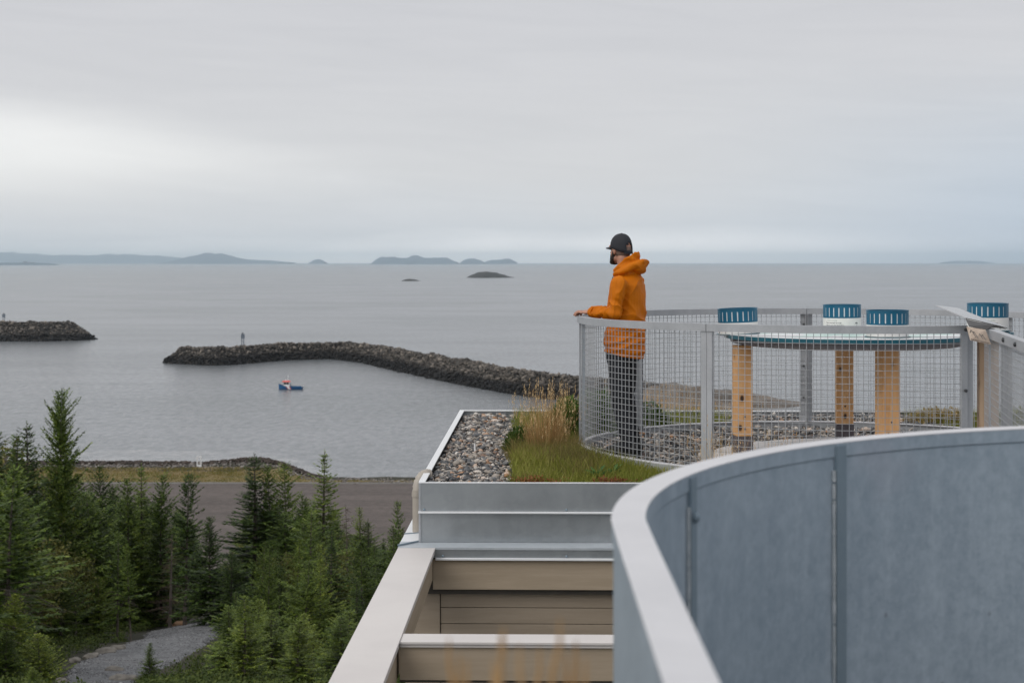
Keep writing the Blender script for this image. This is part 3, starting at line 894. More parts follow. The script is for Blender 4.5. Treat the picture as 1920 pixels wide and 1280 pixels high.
# soil under the meadow, then grass, stones and a dark line of seaweed
def shore_mask(X, Y):
    return Y < berm_y(X) - 1.0
ms_x, ms_y = np.meshgrid(np.arange(-150, 61, 3.0), np.linspace(334.3, 352, 10))
tag(grid_sheet('meadow_ground', ms_x, np.minimum(ms_y, berm_y(ms_x) - 3.0 + 0.01 * (ms_y - 334)), ground(ms_x, np.minimum(ms_y, berm_y(ms_x) - 3.0)) + 0.05, M['meadow_soil']), 'yellowish ground under the shore meadow')
n_ = 34000
X = U(-150, -10, n_); Y = U(334, 358, n_)
ok = (Y < berm_y(X) - 3.2 - 2.0 * (fbm(X / 6, Y / 6, 6) + 0.2)) & (fbm(X / 4.0, Y / 2.0, 8) > -0.5) & (Y > 334.4 + 1.4 * fbm(X / 2.5, 0 * X, 46))
X, Y = X[ok], Y[ok]
tag(stuff_blades('meadow_grass', np.c_[X, Y, ground(X, Y)], U(0.18, 0.60, len(X)) * (0.8 + 0.5 * fbm(X / 7, Y / 3, 44)), U(0.10, 0.26, len(X)), U(0.2, 1.1, len(X)), M['meadow'], segs=2),
    'yellow green meadow grass behind the beach')
n_ = 1700
X = U(-150, 10, n_); Y = berm_y(X) - 3.6 + RNG.normal(0, 1.5, n_)
scatter_stones('shore_stones', np.c_[X, Y, ground(X, Y) + 0.05], U(0.18, 0.62, n_), M['shorerock'])
n_ = 2600
X = U(-125, -41, n_); Y = berm_y(X) + RNG.normal(0.6, 1.3, n_)
thick = 0.5 + 0.5 * fbm(X / 5, Y / 5, 12) + 0.9 * np.exp(-((X + 54) / 10) ** 2) + 0.5 * np.exp(-((X + 95) / 18) ** 2)
scatter_stones('beached_seaweed', np.c_[X, Y, ground(X, Y) + 0.12 * thick], U(0.25, 0.8, n_) * np.clip(0.45 + 0.5 * thick, 0.25, 1.3), M['seaweed'], (1.3, 1.0, 0.6))
p = at(205, 863, 362)
scatter_stones('beached_seaweed', np.array([[p.x, 362, 4.6], [p.x + 1.6, 362.3, 4.3], [p.x - 1.5, 362, 4.2]]), np.array([1.5, 1.0, 0.9]), M['seaweed'])
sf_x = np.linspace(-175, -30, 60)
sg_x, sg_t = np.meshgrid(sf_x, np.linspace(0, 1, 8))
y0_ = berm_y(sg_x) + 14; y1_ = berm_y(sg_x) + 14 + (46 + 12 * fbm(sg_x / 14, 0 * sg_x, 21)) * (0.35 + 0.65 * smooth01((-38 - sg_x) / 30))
tag(grid_sheet('surf', sg_x, y0_ + (y1_ - y0_) * sg_t, np.full_like(sg_x, 0.03), M['surf']), 'pale strip of surf and bright shallow reflection along the beach', kind='stuff')  # whitish sheet for surf, with the shallow water's reflection painted in
# white marker frame on the beach
p = at(375, 873, 360)
t = thing('marker_frame', 'tall white marker frame standing on the beach edge', 'marker', (p.x, 359, 4.0))
for sxx in (-0.42, 0.42):
    MB().box(sxx - 0.11, sxx + 0.11, -0.1, 0.1, -0.3, 2.6).build('post', M['boatwhite'], t)
MB().box(-0.42, 0.42, -0.06, 0.06, 2.2, 2.45).build('crossbar', M['boatwhite'], t)
MB().box(-0.3, 0.3, -0.08, 0.08, -0.2, 0.55).build('base_board', M['boatwhite'], t)

# rocky point at the root of the long breakwater
u = np.linspace(-1.1, 1.1, 110); v = np.linspace(-1.1, 1.1, 46)
Ug, Vg = np.meshgrid(u, v)
r = np.hypot(Ug, Vg) * (1 + 0.15 * fbm(Ug * 3, Vg * 3, 15))
sky_h = np.interp(Ug[0], [-1.1, -0.75, -0.5, -0.2, 0.0, 0.2, 0.45, 0.8, 1.1], [3.0, 5.0, 6.6, 7.0, 5.8, 4.8, 4.6, 1.8, 0.5])
Zg = sky_h[None] * np.clip(1 - r ** 3, -0.4, 1) * (1 + 0.30 * fbm(Ug * 9, Vg * 6, 18)) - 0.2
tag(grid_sheet('rocky_point', 62 + Ug * 46, 566 + Vg * 24, Zg, M['point'], smooth=False), 'low brown rocky point where the breakwater meets the land')

# gravel path winding down between the trees
lp = [(95, 1300), (126, 1250), (162, 1230), (215, 1214), (242, 1202), (290, 1180), (332, 1169), (385, 1160), (440, 1154)]
rp = [(232, 1310), (240, 1282), (262, 1268), (318, 1250), (352, 1232), (388, 1212), (420, 1190), (448, 1172), (490, 1158)]
Lw = np.array([on_ground(*p) for p in lp]); Rw = np.array([on_ground(*p) for p in rp])
def resample(A, n):
    s = np.r_[0, np.cumsum(np.hypot(*np.diff(A[:, :2], axis=0).T))]; q = np.linspace(0, s[-1], n)
    return np.stack([np.interp(q, s, A[:, 0]), np.interp(q, s, A[:, 1])], -1)
Lr, Rr_ = resample(Lw, 60), resample(Rw, 60)
tq = np.linspace(0, 1, 9)[None, :]
PX = Lr[:, 0:1] * (1 - tq) + Rr_[:, 0:1] * tq; PY = Lr[:, 1:2] * (1 - tq) + Rr_[:, 1:2] * tq
tag(grid_sheet('gravel_path', PX, PY, ground(PX, PY) + 0.09 - 0.16 * (np.abs(2 * tq - 1) ** 6), M['path']), 'grey gravel footpath winding through the trees')
pathpts = np.stack([PX.ravel(), PY.ravel()], -1)
La_, Ra_ = resample(Lw, 150), resample(Rw, 150); tf = np.linspace(0, 1, 21)[None, :]
pathc = np.stack([(La_[:, 0:1] * (1 - tf) + Ra_[:, 0:1] * tf).ravel(), (La_[:, 1:2] * (1 - tf) + Ra_[:, 1:2] * tf).ravel()], -1)
def near_path(x, y, r):
    return (np.hypot(pathc[:, 0] - x, pathc[:, 1] - y) < r).any()

# ================================================================== TREES
def kites(base, direc, length, width, droop, rng):
    """leaf sprays: folded kites, base (n,3), unit direction (n,3)"""
    n = len(base)
    up = np.array([0, 0, 1.0])
    side = np.cross(direc, up); side /= np.linalg.norm(side, axis=1)[:, None] + 1e-9
    roll = rng.uniform(-0.55, 0.55, n)[:, None]
    nrm = np.cross(side, direc)
    side = side * np.cos(roll) + nrm * np.sin(roll)
    mid = base + direc * (length * 0.42)[:, None]
    tip = base + direc * length[:, None]; tip[:, 2] -= droop * length
    a = mid + side * width[:, None]; b = mid - side * width[:, None]
    a[:, 2] -= width * rng.uniform(0.1, 0.9, n); b[:, 2] -= width * rng.uniform(0.1, 0.9, n)
    V = np.stack([base, a, tip, b], 1).reshape(-1, 3)
    k = np.arange(n)[:, None] * 4
    return V, np.concatenate([k + np.array([[0, 1, 2]]), k + np.array([[0, 2, 3]])])

def make_conifer(seed, H=10.0, Rad=1.6, h0=0.12, taper=0.85, dens=1.15, droop=0.3, irregular=0.25, bare=0.0, spray=0.42, leader=0.06, gaps=0.08):
    """returns (trunk mesh, crown mesh) of a spruce about H tall standing at the origin"""
    rng = np.random.default_rng(seed)
    B, D, Ln, Wd = [], [], [], []
    tw_ = MB()
    bend = rng.normal(0, 0.12, 2)
    def axis(z):
        t = z / H
        return np.array([bend[0] * math.sin(t * 3.1) * t, bend[1] * math.sin(t * 2.3 + 1) * t, z])
    z = H * h0
    lob = rng.uniform(0, 6.28, 4)
    while z < H * (1 - leader * 0.4):
        t = (H - z) / (H * (1 - h0))
        nb = int(round((5.5 + 3.0 * t) * dens))
        a0 = rng.uniform(0, 6.28)
        tier = rng.uniform(0.74, 1.16)
        for k in range(nb):
            a = a0 + 6.283 * k / nb + rng.normal(0, 0.22)
            env = 1 + irregular * (0.55 * math.sin(a * 2 + lob[0] + z * 0.5) + 0.45 * math.sin(a * 3 + lob[1] - z * 1.1))
            L = Rad * (t ** taper) * tier * env * rng.uniform(0.55, 1.25) + 0.07
            if rng.random() < gaps: L *= 0.35
            if t > 0.86 and rng.random() < 0.35 + bare: continue
            if bare and t > 0.6 and rng.random() < bare:
                zz = z
                o = axis(zz); d = np.array([math.cos(a), math.sin(a), 0.0])
                tw_.tube([o, o + d * L * 0.5 + [0, 0, -0.05 * L], o + d * L * 0.95 + [0, 0, -0.25 * L]], [0.022, 0.014, 0.006], 3, False)
                continue
            o = axis(z)
            slope = 0.55 * (1 - t) - (droop + 0.12) * t + rng.normal(0, 0.07)
            m_ = max(3, int(L / 0.095))
            s = (np.arange(m_) + rng.uniform(0.2, 0.8, m_)) / m_
            s = 0.10 + 0.90 * s
            pr = s * L
            pz = slope * pr + 0.16 * L * s ** 2
            ca, sa = math.cos(a), math.sin(a)
            pts = np.stack([o[0] + ca * pr, o[1] + sa * pr, o[2] + pz], -1)
            for sg in (-1, 1):
                aa = a + sg * rng.uniform(0.55, 1.15, m_)
                ll = np.clip(spray * (0.35 + 0.75 * L / Rad) * (1.15 - 0.55 * s), 0.10, 0.6) * rng.uniform(0.7, 1.25, m_)
                dd = np.stack([np.cos(aa), np.sin(aa), rng.normal(-0.10 + 0.25 * (1 - t), 0.22, m_)], -1)
                dd /= np.linalg.norm(dd, axis=1)[:, None]
                B.append(pts); D.append(dd); Ln.append(ll); Wd.append(ll * rng.uniform(0.20, 0.34, m_))
            # sprays along the branch itself and the upturned tip
            dd = np.stack([np.full(m_, ca), np.full(m_, sa), slope + rng.normal(0.10, 0.18, m_)], -1)
            dd /= np.linalg.norm(dd, axis=1)[:, None]
            ll = np.clip(spray * 0.85 * rng.uniform(0.6, 1.1, m_), 0.10, 0.5) * (0.6 + 0.5 * L / Rad)
            B.append(pts); D.append(dd); Ln.append(ll); Wd.append(ll * rng.uniform(0.18, 0.30, m_))
        z += rng.uniform(0.19, 0.33) * (0.75 + 0.5 * t) * (H / 10.0) ** 0.5
    # leader shoot
    o = axis(H)
    for k in range(14):
        zz = H * (1 - leader * (1 - k / 14.0)); a = rng.uniform(0, 6.28)
        q = axis(zz)
        dd = np.array([[math.cos(a) * 0.7, math.sin(a) * 0.7, 0.75]])
        B.append(q[None]); D.append(dd / np.linalg.norm(dd)); Ln.append(np.array([0.20 * (1.35 - k / 14)])); Wd.append(np.array([0.035]))
    B = np.concatenate(B); D = np.concatenate(D); Ln = np.concatenate(Ln); Wd = np.concatenate(Wd)
    V, Fc = kites(B, D, Ln, Wd, 0.12, rng)
    crown = mesh_np('crown', V, Fc)
    r0 = 0.014 * H + 0.02
    tw_.tube([axis(zz) - [0, 0, 0.5 if i == 0 else 0] for i, zz in enumerate(np.linspace(0, H * 0.985, 9))], [r0 * (1 - 0.93 * i / 8) for i in range(9)], 6)
    tm = bpy.data.meshes.new('trunk'); tm.from_pydata(tw_.v, [], tw_.f)
    tm.materials.append(M['bark'])
    return tm, crown

def make_broadleaf(seed, H=6.0, Rad=1.5, n_leaf=2600, leaf=0.16):
    rng = np.random.default_rng(seed)
    tw_ = MB()
    P = []
    lean = rng.normal(0, 0.35, 2)
    trunk = [np.array([lean[0] * math.sin(1.5 * t), lean[1] * math.sin(1.7 * t), H * 0.92 * t]) for t in np.linspace(0, 1, 8)]
    tw_.tube([trunk[0] - [0, 0, .5]] + trunk[1:], [0.07 * (1 - 0.85 * i / 7) for i in range(8)], 6)
    for k in range(26):
        t = rng.uniform(0.36, 0.97); o = np.array([np.interp(t, np.linspace(0, 1, 8), [p[i] for p in trunk]) for i in range(3)])
        a = rng.uniform(0, 6.28); L = Rad * (1.15 - 0.75 * abs(t - 0.55) * 1.6) * rng.uniform(0.5, 1.1)
        e = o + np.array([math.cos(a) * L, math.sin(a) * L, L * rng.uniform(0.15, 0.8)])
        mid = (o + e) / 2 + [0, 0, 0.08 * L]
        tw_.tube([o, mid, e], [0.028, 0.017, 0.007], 4, False)
        m_ = int(n_leaf / 26)
        s = rng.uniform(0.3, 1.1, m_)[:, None]
        P.append(o + (e - o) * s + rng.normal(0, 0.17 * Rad, (m_, 3)) * [1, 1, 0.8])
    P = np.concatenate(P); n_ = len(P)
    D = rng.normal(0, 1, (n_, 3)); D[:, 2] -= 0.35; D /= np.linalg.norm(D, axis=1)[:, None]
    ll = rng.uniform(0.7, 1.3, n_) * leaf
    V, Fc = kites(P, D, ll, ll * 0.33, 0.15, rng)
    tm = bpy.data.meshes.new('trunk'); tm.from_pydata(tw_.v, [], tw_.f); tm.materials.append(M['bark'])
    return tm, mesh_np('crown', V, Fc)

def make_dead(seed, H=8.0, Rad=1.1):
    rng = np.random.default_rng(seed)
    tw_ = MB(); tk = MB()
    r0 = 0.011 * H + 0.02
    tk.tube([(0.1 * math.sin(z * .4), 0, z - (0.5 if z == 0 else 0)) for z in np.linspace(0, H, 8)], [r0 * (1 - 0.9 * i / 7) for i in range(8)], 6)
    for k in range(120):
        z = H * rng.uniform(0.12, 0.97); a = rng.uniform(0, 6.28); L = Rad * (1.1 - 0.75 * z / H) * rng.uniform(0.4, 1.2)
        o = Vector((0.1 * math.sin(z * .4), 0, z)); d = Vector((math.cos(a), math.sin(a), rng.normal(-0.1, 0.2)))
        e = o + d * L
        tw_.tube([o, o + d * L * .5 + Vector((0, 0, .03)), e], [0.018, 0.011, 0.004], 3, False)
        for j in range(3):
            q = o + d * L * rng.uniform(.4, 1); g = d + Vector(rng.normal(0, .6, 3))
            tw_.tube([q, q + g * L * .28], [0.009, 0.003], 3, False)
    a_ = bpy.data.meshes.new('trunk'); a_.from_pydata(tk.v, [], tk.f); a_.materials.append(M['bark'])
    b_ = bpy.data.meshes.new('twigs'); b_.from_pydata(tw_.v, [], tw_.f)
    return a_, b_

PROTO = {}
def proto(kind, i, H, fn, mat):
    tm, cm = fn
    cm.materials.append(M[mat])
    PROTO.setdefault(kind, []).append((H, tm, cm))
for i in range(5):
    proto('dark', i, 10, make_conifer(100 + i, 10, 2.35 + 0.18 * (i % 3), 0.06, 0.64, 1.5, 0.24, 0.62, 0.08, spray=0.33), 'spruce')
for i in range(4):
    proto('spire', i, 11, make_conifer(200 + i, 11, 1.6 + 0.16 * i, 0.08, 0.80, 1.4, 0.30, 0.52, 0.05, spray=0.32, leader=0.08, gaps=0.12), 'spruce')
for i in range(3):
    proto('leggy', i, 10, make_conifer(300 + i, 10, 2.2, 0.12, 0.62, 1.0, 0.30, 0.50, 0.50, spray=0.38, gaps=0.25), 'spruce')
for i in range(5):
    proto('young', i, 6, make_conifer(400 + i, 6, 1.65 + 0.16 * (i % 3), 0.03, 0.68, 1.7, 0.06, 0.52, 0.10, spray=0.24, gaps=0.12), 'spruce_light')
for i in range(3):
    proto('bushy', i, 4, make_conifer(500 + i, 4, 1.45, 0.02, 0.66, 2.1, 0.0, 0.30, 0.0, spray=0.21, leader=0.04), 'spruce_light')
proto('broad', 0, 13, make_conifer(600, 13, 3.3, 0.10, 0.58, 2.3, 0.02, 0.60, 0.04, spray=0.34, leader=0.05, gaps=0.15), 'spruce')
for i in range(3):
    proto('birch', i, 6, make_broadleaf(700 + i), 'birch_leaf')
for i in range(2):
    proto('dead', i, 8, make_dead(800 + i), 'dead')

TREE_NAME = dict(dark='spruce_tree', spire='spruce_tree', leggy='spruce_tree', young='young_spruce', bushy='young_spruce', broad='spruce_tree', birch='birch_tree', dead='dead_tree')
TREE_CAT = dict(dark='spruce', spire='spruce', leggy='spruce', young='young spruce', bushy='young spruce', broad='spruce', birch='birch', dead='dead tree')
TREES = []
def plant(kind, X, Y, H, label, group=None, width=1.0, var=None):
    ps = PROTO[kind]
    h0, tm, cm = ps[(var if var is not None else random.randrange(len(ps))) % len(ps)]
    z = float(ground(X, Y))
    o = thing(TREE_NAME[kind], label, TREE_CAT[kind], (X, Y, z - 0.05), random.uniform(0, 6.28), group)
    o.rotation_euler = (random.gauss(0, 0.03), random.gauss(0, 0.03), o.rotation_euler[2])
    s = H / h0
    o.scale = (s ** 0.75 * width, s ** 0.75 * width, s)
    a = link('trunk', tm, None, o)
    b = link('crown' if kind != 'dead' else 'twigs', cm, None, o, 'stuff')
    TREES.append((X, Y, H))
    return o
def hero(kind, px, ytip, d, label, width=1.0, var=None, group=None):
    X = (px - 960) / F * d
    H = (EYE - (ytip - HZ) / F * d) - float(ground(X, d))
    return plant(kind, X, d, H, label, group, width, var)

G_TIP = None
hero('broad', 111, 724, 103, 'tallest broad crowned spruce standing against the water at the left', 0.66)
hero('spire', 62, 784, 101, 'thin spruce top just left of the tallest broad spruce', 1.25, 2)
hero('spire', 28, 806, 99, 'narrow spruce top poking up second from the left edge', 1.2, 1)
hero('spire', 2, 795, 97, 'narrow spruce top cut by the left edge of the view', 1.25, 3)
hero('birch', 14, 822, 108, 'yellow leaved tree top between two spruce tops at the left edge', 1.5)
hero('dark', 186, 868, 122, 'small dark spruce low in front of the beach stones', 0.7)
hero('spire', 266, 862, 118, 'slim dark spruce whose tip reaches the meadow', 1.15, 0)
hero('dark', 236, 892, 114, 'bushy dark spruce left of the slim one at the meadow', 0.9, 1)
hero('dark', 302, 886, 116, 'round shouldered spruce right of the slim one at the meadow', 0.8, 2)
hero('leggy', 346, 880, 112, 'lone spruce with a dark knobbed tip against the lot', 0.85, 0)
hero('spire', 478, 844, 116, 'tall spruce with a thin leader crossing the beach, in front of the lot', 1.55, 3)
hero('leggy', 509, 868, 117, 'thin see-through spruce between two tall ones before the lot', 0.75, 1)
hero('dark', 540, 860, 118, 'full green pointed spruce in the middle of the row before the lot', 0.78, 3)
hero('spire', 602, 838, 121, 'tallest slender spruce before the lot, its tip over the water', 1.25, 0)
hero('dark', 575, 922, 114, 'short spruce tucked left of the tallest slender one', 0.62, 4)
hero('dead', 651, 944, 116, 'brown tipped dying spruce before the right part of the lot', 0.9, 0)
hero('spire', 670, 944, 117, 'small pointed spruce beside the brown tipped one', 0.95, 1)
hero('spire', 694, 968, 117, 'short dark spruce right of the small pointed one', 1.2, 3)
hero('leggy', 757, 934, 96, 'sparse spruce top beside the downspout of the building', 0.6, 2)
hero('young', 735, 985, 92, 'bright green spruce just left of the pale building ledge', 0.95, 1)
hero('young', 555, 1008, 92, 'bright young spruce with a blunt double tip in the middle slope', 0.62, 0)
hero('young', 566, 1046, 80, 'broad young spruce with visible pale trunk in the middle slope', 1.0, 1)
hero('young', 600, 1044, 82, 'pointed young spruce right of the one with the pale trunk', 0.85, 2)
hero('young', 482, 1012, 90, 'lighter young spruce at the left of the middle slope', 0.72, 3)
hero('young', 503, 1022, 88, 'slender lighter spruce beside it in the middle slope', 0.62, 4)
hero('young', 525, 1014, 94, 'small round topped spruce on a thin stem in the middle slope', 0.45, 1)
hero('spire', 666, 1078, 74, 'narrow bright spruce against the edge of the pale beam', 1.0, 1)
hero('young', 590, 1168, 66, 'small young spruce below the row with pale trunks', 0.75, 2)
hero('young', 484, 1120, 74, 'bushy young spruce right of the path bend', 1.0, 4)
hero('young', 432, 1140, 72, 'rounded light green spruce crowding the path from the right', 0.95, 3)
hero('young', 283, 1202, 63.0, 'little spruce standing alone in front of the gravel path', 0.80, 0)
hero('bushy', 78, 1186, 58, 'yellow green bushy spruce in the bottom left corner', 1.05, 0)
hero('bushy', 28, 1112, 66, 'yellowish spruce top at the left edge above the bushy one', 1.0, 1)
hero('bushy', 10, 1180, 57, 'bushy spruce cut by the bottom left edge', 1.0, 2)
hero('bushy', 60, 1248, 54, 'low pale green spruce at the very bottom left', 1.0, 1)
hero('birch', 96, 1000, 99, 'yellowish birch crown among the dark spruces left of the path', 1.3, 0)
hero('birch', 143, 1040, 96, 'birch with a pale crooked trunk left of the path', 0.9, 1)
hero('leggy', 220, 992, 94, 'spruce with a green top on a long bare trunk beside the path', 0.72, 2)
hero('leggy', 246, 1018, 92, 'second long trunked spruce beside the path', 0.55, 1)
hero('dead', 318, 1000, 108, 'brown dead spruce with bare lower branches by the path', 1.5, 1)
hero('dark', 396, 965, 100, 'rounded dark tree standing left of the gap to the lot', 1.0, 0)
hero('dark', 432, 1030, 96, 'low dark spruce filling the foot of the gap to the lot', 0.9, 2)

env_x = [-60, 0, 60, 100, 150, 180, 250, 300, 340, 362, 376, 440, 452, 600, 625, 660, 700, 730, 745, 800]
env_y = [812, 815, 812, 800, 860, 900, 905, 905, 925, 975, 1045, 1045, 935, 925, 960, 975, 1000, 1010, 985, 985]
clear = [(122, 1252), (160, 1232), (240, 1206), (332, 1170), (398, 1160), (398, 1186), (352, 1226), (312, 1246), (300, 1250), (262, 1250), (236, 1290), (128, 1290)]
def in_poly(x, y, poly):
    c = False
    for i in range(len(poly)):
        x1, y1 = poly[i]; x2, y2 = poly[i - 1]
        if (y1 > y) != (y2 > y) and x < (x2 - x1) * (y - y1) / (y2 - y1) + x1:
            c = not c
    return c
def blocks_path(X, d, H, w):
    zb = float(ground(X, d))
    px = 960 + X / d * F
    for k in range(7):
        z = zb + H * k / 6.0
        py = HZ + (EYE - z) / d * F
        hw = w * (1 - k / 6.5) / d * F
        for q in (-hw, 0, hw):
            if in_poly(px + q, py, clear):
                return True
    return False
ANCH = [(111, 103, 'tallest broad spruce'), (62, 101, 'thin left spruce tops'), (14, 98, 'yellow edge tree top'), (186, 122, 'small beach spruce'),
        (266, 118, 'slim spruce at the meadow'), (302, 116, 'round shouldered spruce'), (346, 112, 'lone knob tipped spruce'), (396, 100, 'rounded tree at the lot gap'), (478, 116, 'tall thin leadered spruce'),
        (540, 118, 'full pointed spruce'), (602, 121, 'tallest slender spruce'), (651, 116, 'brown tipped dying spruce'), (694, 117, 'short spruce at the lot'), (757, 96, 'sparse spruce by the downspout'),
        (735, 92, 'bright spruce at the ledge'), (666, 74, 'narrow spruce at the beam'), (590, 66, 'small low spruce'), (566, 80, 'young spruce with pale trunk'), (484, 74, 'bushy spruce at the path bend'),
        (432, 72, 'rounded light spruce'), (283, 63, 'little path spruce'), (78, 58, 'bushy corner spruce'), (28, 66, 'yellowish spruce top'), (96, 88, 'yellowish birch'),
        (143, 80, 'crooked pale birch'), (220, 82, 'long trunked spruce'), (318, 86, 'brown dead spruce')]
USED = {}
def fill_label(kind, px, d, H):
    nm = {'dark': 'dense dark spruce', 'spire': 'narrow spruce', 'leggy': 'bare legged spruce', 'young': 'light green young spruce', 'bushy': 'low bushy spruce', 'birch': 'small leafy birch', 'dead': 'bare dead tree'}[kind]
    size = {'young': ('knee high', 'short', 'tall'), 'bushy': ('small', 'small', 'wide')}.get(kind, ('short', 'middling', 'tall'))
    sz = size[0 if H < 4 else (1 if H < 7.5 else 2)] if kind not in ('young', 'bushy') else size[1 if H < 4 else 2]
    best = sorted(ANCH, key=lambda a: (a[0] - px) ** 2 + (1.1 * (a[1] - d)) ** 2)
    for ax_, ad, an in best[:9]:
        dx, dd = px - ax_, d - ad
        rows = 'far behind' if dd > 45 else 'well behind' if dd > 18 else 'close behind' if dd > 3 else 'beside' if dd > -3 else 'in front of' if dd > -16 else 'well in front of'
        sd = '' if abs(dx) < 14 else ('slightly left, ' if dx > -40 else 'to the left, ') if dx < 0 else ('slightly right, ' if dx < 40 else 'to the right, ')
        lab = sz + ' ' + nm + ' ' + sd + rows + ' the ' + an
        if len(lab.split()) > 16:
            lab = lab[len(sz) + 1:]
        if len(lab.split()) > 16:
            lab = lab.replace('to the ', '')
        if lab not in USED:
            break
    USED[lab] = USED.get(lab, 0) + 1
    return lab
count = 0
tries = 0
while count < 256 and tries < 12000:
    tries += 1
    u_ = random.random()
    d = 56 + 178 * u_ ** 1.3
    px = random.uniform(-70, 805)
    X = (px - 960) / F * d
    if X > -4.2: continue
    if near_path(X, d, 2.3): continue
    if any((X - a) ** 2 + (d - b) ** 2 < (1.55 + 0.011 * d) ** 2 for a, b, _ in TREES): continue
    kind = random.choices(['dark', 'spire', 'leggy', 'young', 'bushy', 'birch', 'dead'], [5, 2.6, 3.0, 3, 0.5, 1.2, 0.7])[0]
    if px > 430 and d < 100:
        kind = random.choices(['young', 'dark', 'spire', 'bushy', 'birch'], [5, 1.2, 1.2, 1.2, 0.6])[0]
    H = {'dark': random.uniform(7, 11.5), 'spire': random.uniform(7.5, 12), 'leggy': random.uniform(7, 11), 'young': random.uniform(3, 6.5),
         'bushy': random.uniform(2, 3.6), 'birch': random.uniform(3.5, 6.5), 'dead': random.uniform(5, 8)}[kind]
    if d < 78 and px > 380: H = min(H, random.uniform(2.2, 4.6))
    lim = float(np.interp(px, env_x, env_y)) + random.uniform(0, 45)
    if d < 84 and px > 400: lim = max(lim, 1000 + random.uniform(0, 160))
    if d < 70 and px > 300: lim = max(lim, 1110 + random.uniform(0, 130))
    hmax = (EYE - (lim - HZ) / F * d) - float(ground(X, d))
    if hmax < 1.6: continue
    if hmax < H: H = hmax
    if kind in ('dark', 'spire', 'leggy', 'dead') and H < 3.2: kind = 'young'
    if blocks_path(X, d, H, 1.5): continue
    l_ = fill_label(kind, px, d, H)
    g_ = {'dark': 'dense dark spruces', 'spire': 'narrow spruces', 'leggy': 'bare legged spruces', 'young': 'young green spruces', 'bushy': 'low bushy spruces', 'birch': 'small birches', 'dead': 'bare dead trees'}[kind] + ' on the slope'
    plant(kind, X, d, H, l_, g_, random.uniform(0.9, 1.4))
    count += 1
print('trees', len(TREES), 'tries', tries)

# low shrubs and ferns between the trunks: nobody could count them
n_ = 19000
X = U(-75, -3.5, n_); Y = 48 + (215 - 48) * RNG.random(n_) ** 1.35
vis = (X > -0.36 * Y - 4)
X, Y = X[vis], Y[vis]
dmin = np.full(len(X), 1e9)
for k0 in range(0, len(X), 400):
    dmin[k0:k0 + 400] = np.sqrt(((X[k0:k0 + 400, None] - pathc[None, :, 0]) ** 2 + (Y[k0:k0 + 400, None] - pathc[None, :, 1]) ** 2).min(1))
ok = (dmin > 0.45) & (fbm(X / 3, Y / 3, 31) > -0.55)
X, Y, dmin = X[ok], Y[ok], dmin[ok]
n_ = len(X); k_ = 34
rad_ = np.minimum(U(0.22, 0.62, n_), dmin * 0.62) * (1 + 0.3 * fbm(X / 6, Y / 6, 33))
d_ = RNG.normal(0, 1, (n_, k_, 3)); d_ /= np.linalg.norm(d_, axis=2)[..., None]; d_[..., 2] = np.abs(d_[..., 2])
P_ = np.c_[X, Y, ground(X, Y)][:, None, :] + d_ * rad_[:, None, None] * RNG.uniform(0.45, 1.05, (n_, k_, 1)) * np.array([1, 1, 1.15])
B = P_.reshape(-1, 3)
D = d_.reshape(-1, 3) * 0.7 + RNG.normal(0, 0.5, (len(B), 3)); D[:, 2] += 0.35; D /= np.linalg.norm(D, axis=1)[:, None]
ll = U(0.10, 0.24, len(B))
V, Fc = kites(B, D, ll, ll * U(0.16, 0.30, len(B)), 0.3, RNG)
tag(link('undergrowth', mesh_np('undergrowth', V, Fc), M['under'], None, 'stuff'), 'dark low shrubs and ferns under the trees')

# loose grit on the path
t_ = RNG.random(15000); q_ = U(0.03, 0.97, 15000)
ii = t_ * (len(Lr) - 1.001); i0 = ii.astype(int); f_ = (ii - i0)[:, None]
La = Lr[i0] * (1 - f_) + Lr[i0 + 1] * f_; Ra = Rr_[i0] * (1 - f_) + Rr_[i0 + 1] * f_
gp_ = La * (1 - q_[:, None]) + Ra * q_[:, None]
tag(scatter_stones('path_grit', np.c_[gp_, ground(gp_[:, 0], gp_[:, 1]) + 0.075 - 0.16 * np.abs(2 * q_ - 1) ** 6], U(0.03, 0.085, 15000), M['grit']), 'loose grey grit lying on the footpath')

# boulders along the path
def boulder(px, py, size, mat, label, flat=(1.2, 1.0, 0.6), seed=0):
    q = on_ground(px, py)
    V, T = ICO2
    rng = np.random.default_rng(seed)
    vv = np.sign(V) * np.abs(V) ** 0.8 * (1 + 0.42 * fbm(V[:, 0] * 1.6 + seed, V[:, 1] * 1.6 + V[:, 2] * 1.7, seed)[:, None]) * np.array(flat) * size
    o = link('boulder', mesh_np('boulder', vv, T, True), M[mat])
    o.location = (q[0], q[1], q[2] + size * 0.15); o.rotation_euler = (0, 0, rng.uniform(0, 6))
    return tag(o, label, 'boulder', 'boulders along the path')
boulder(338, 1172, 0.42, 'boulder_orange', 'orange boulder at the upper bend of the path', seed=1)
boulder(170, 1232, 0.34, 'boulder', 'flat grey boulder nearest the bottom on the left path edge', (1.6, 1, .5), seed=2)
boulder(199, 1224, 0.40, 'boulder', 'middle one of the grey boulders on the left path edge', (1.5, 1, .5), seed=3)
boulder(222, 1218, 0.36, 'boulder', 'uppermost of the grey boulders on the left path edge', seed=4)
boulder(140, 1240, 0.25, 'boulder', 'small grey boulder where the left path edge leaves the view', seed=5)
boulder(214, 1259, 0.34, 'boulder', 'pale boulder on the right path edge below the little spruce', (1.4, 1, .6), seed=6)
boulder(230, 1276, 0.36, 'boulder', 'pale boulder on the right path edge at the bottom of the view', (1.5, 1, .6), seed=7)
boulder(112, 1280, 0.30, 'boulder', 'grey boulder at the bottom edge left of the path', seed=8)
boulder(362, 1166, 0.30, 'boulder', 'dark grey boulder behind the orange one at the path bend', (1.8, 1, .5), seed=9)

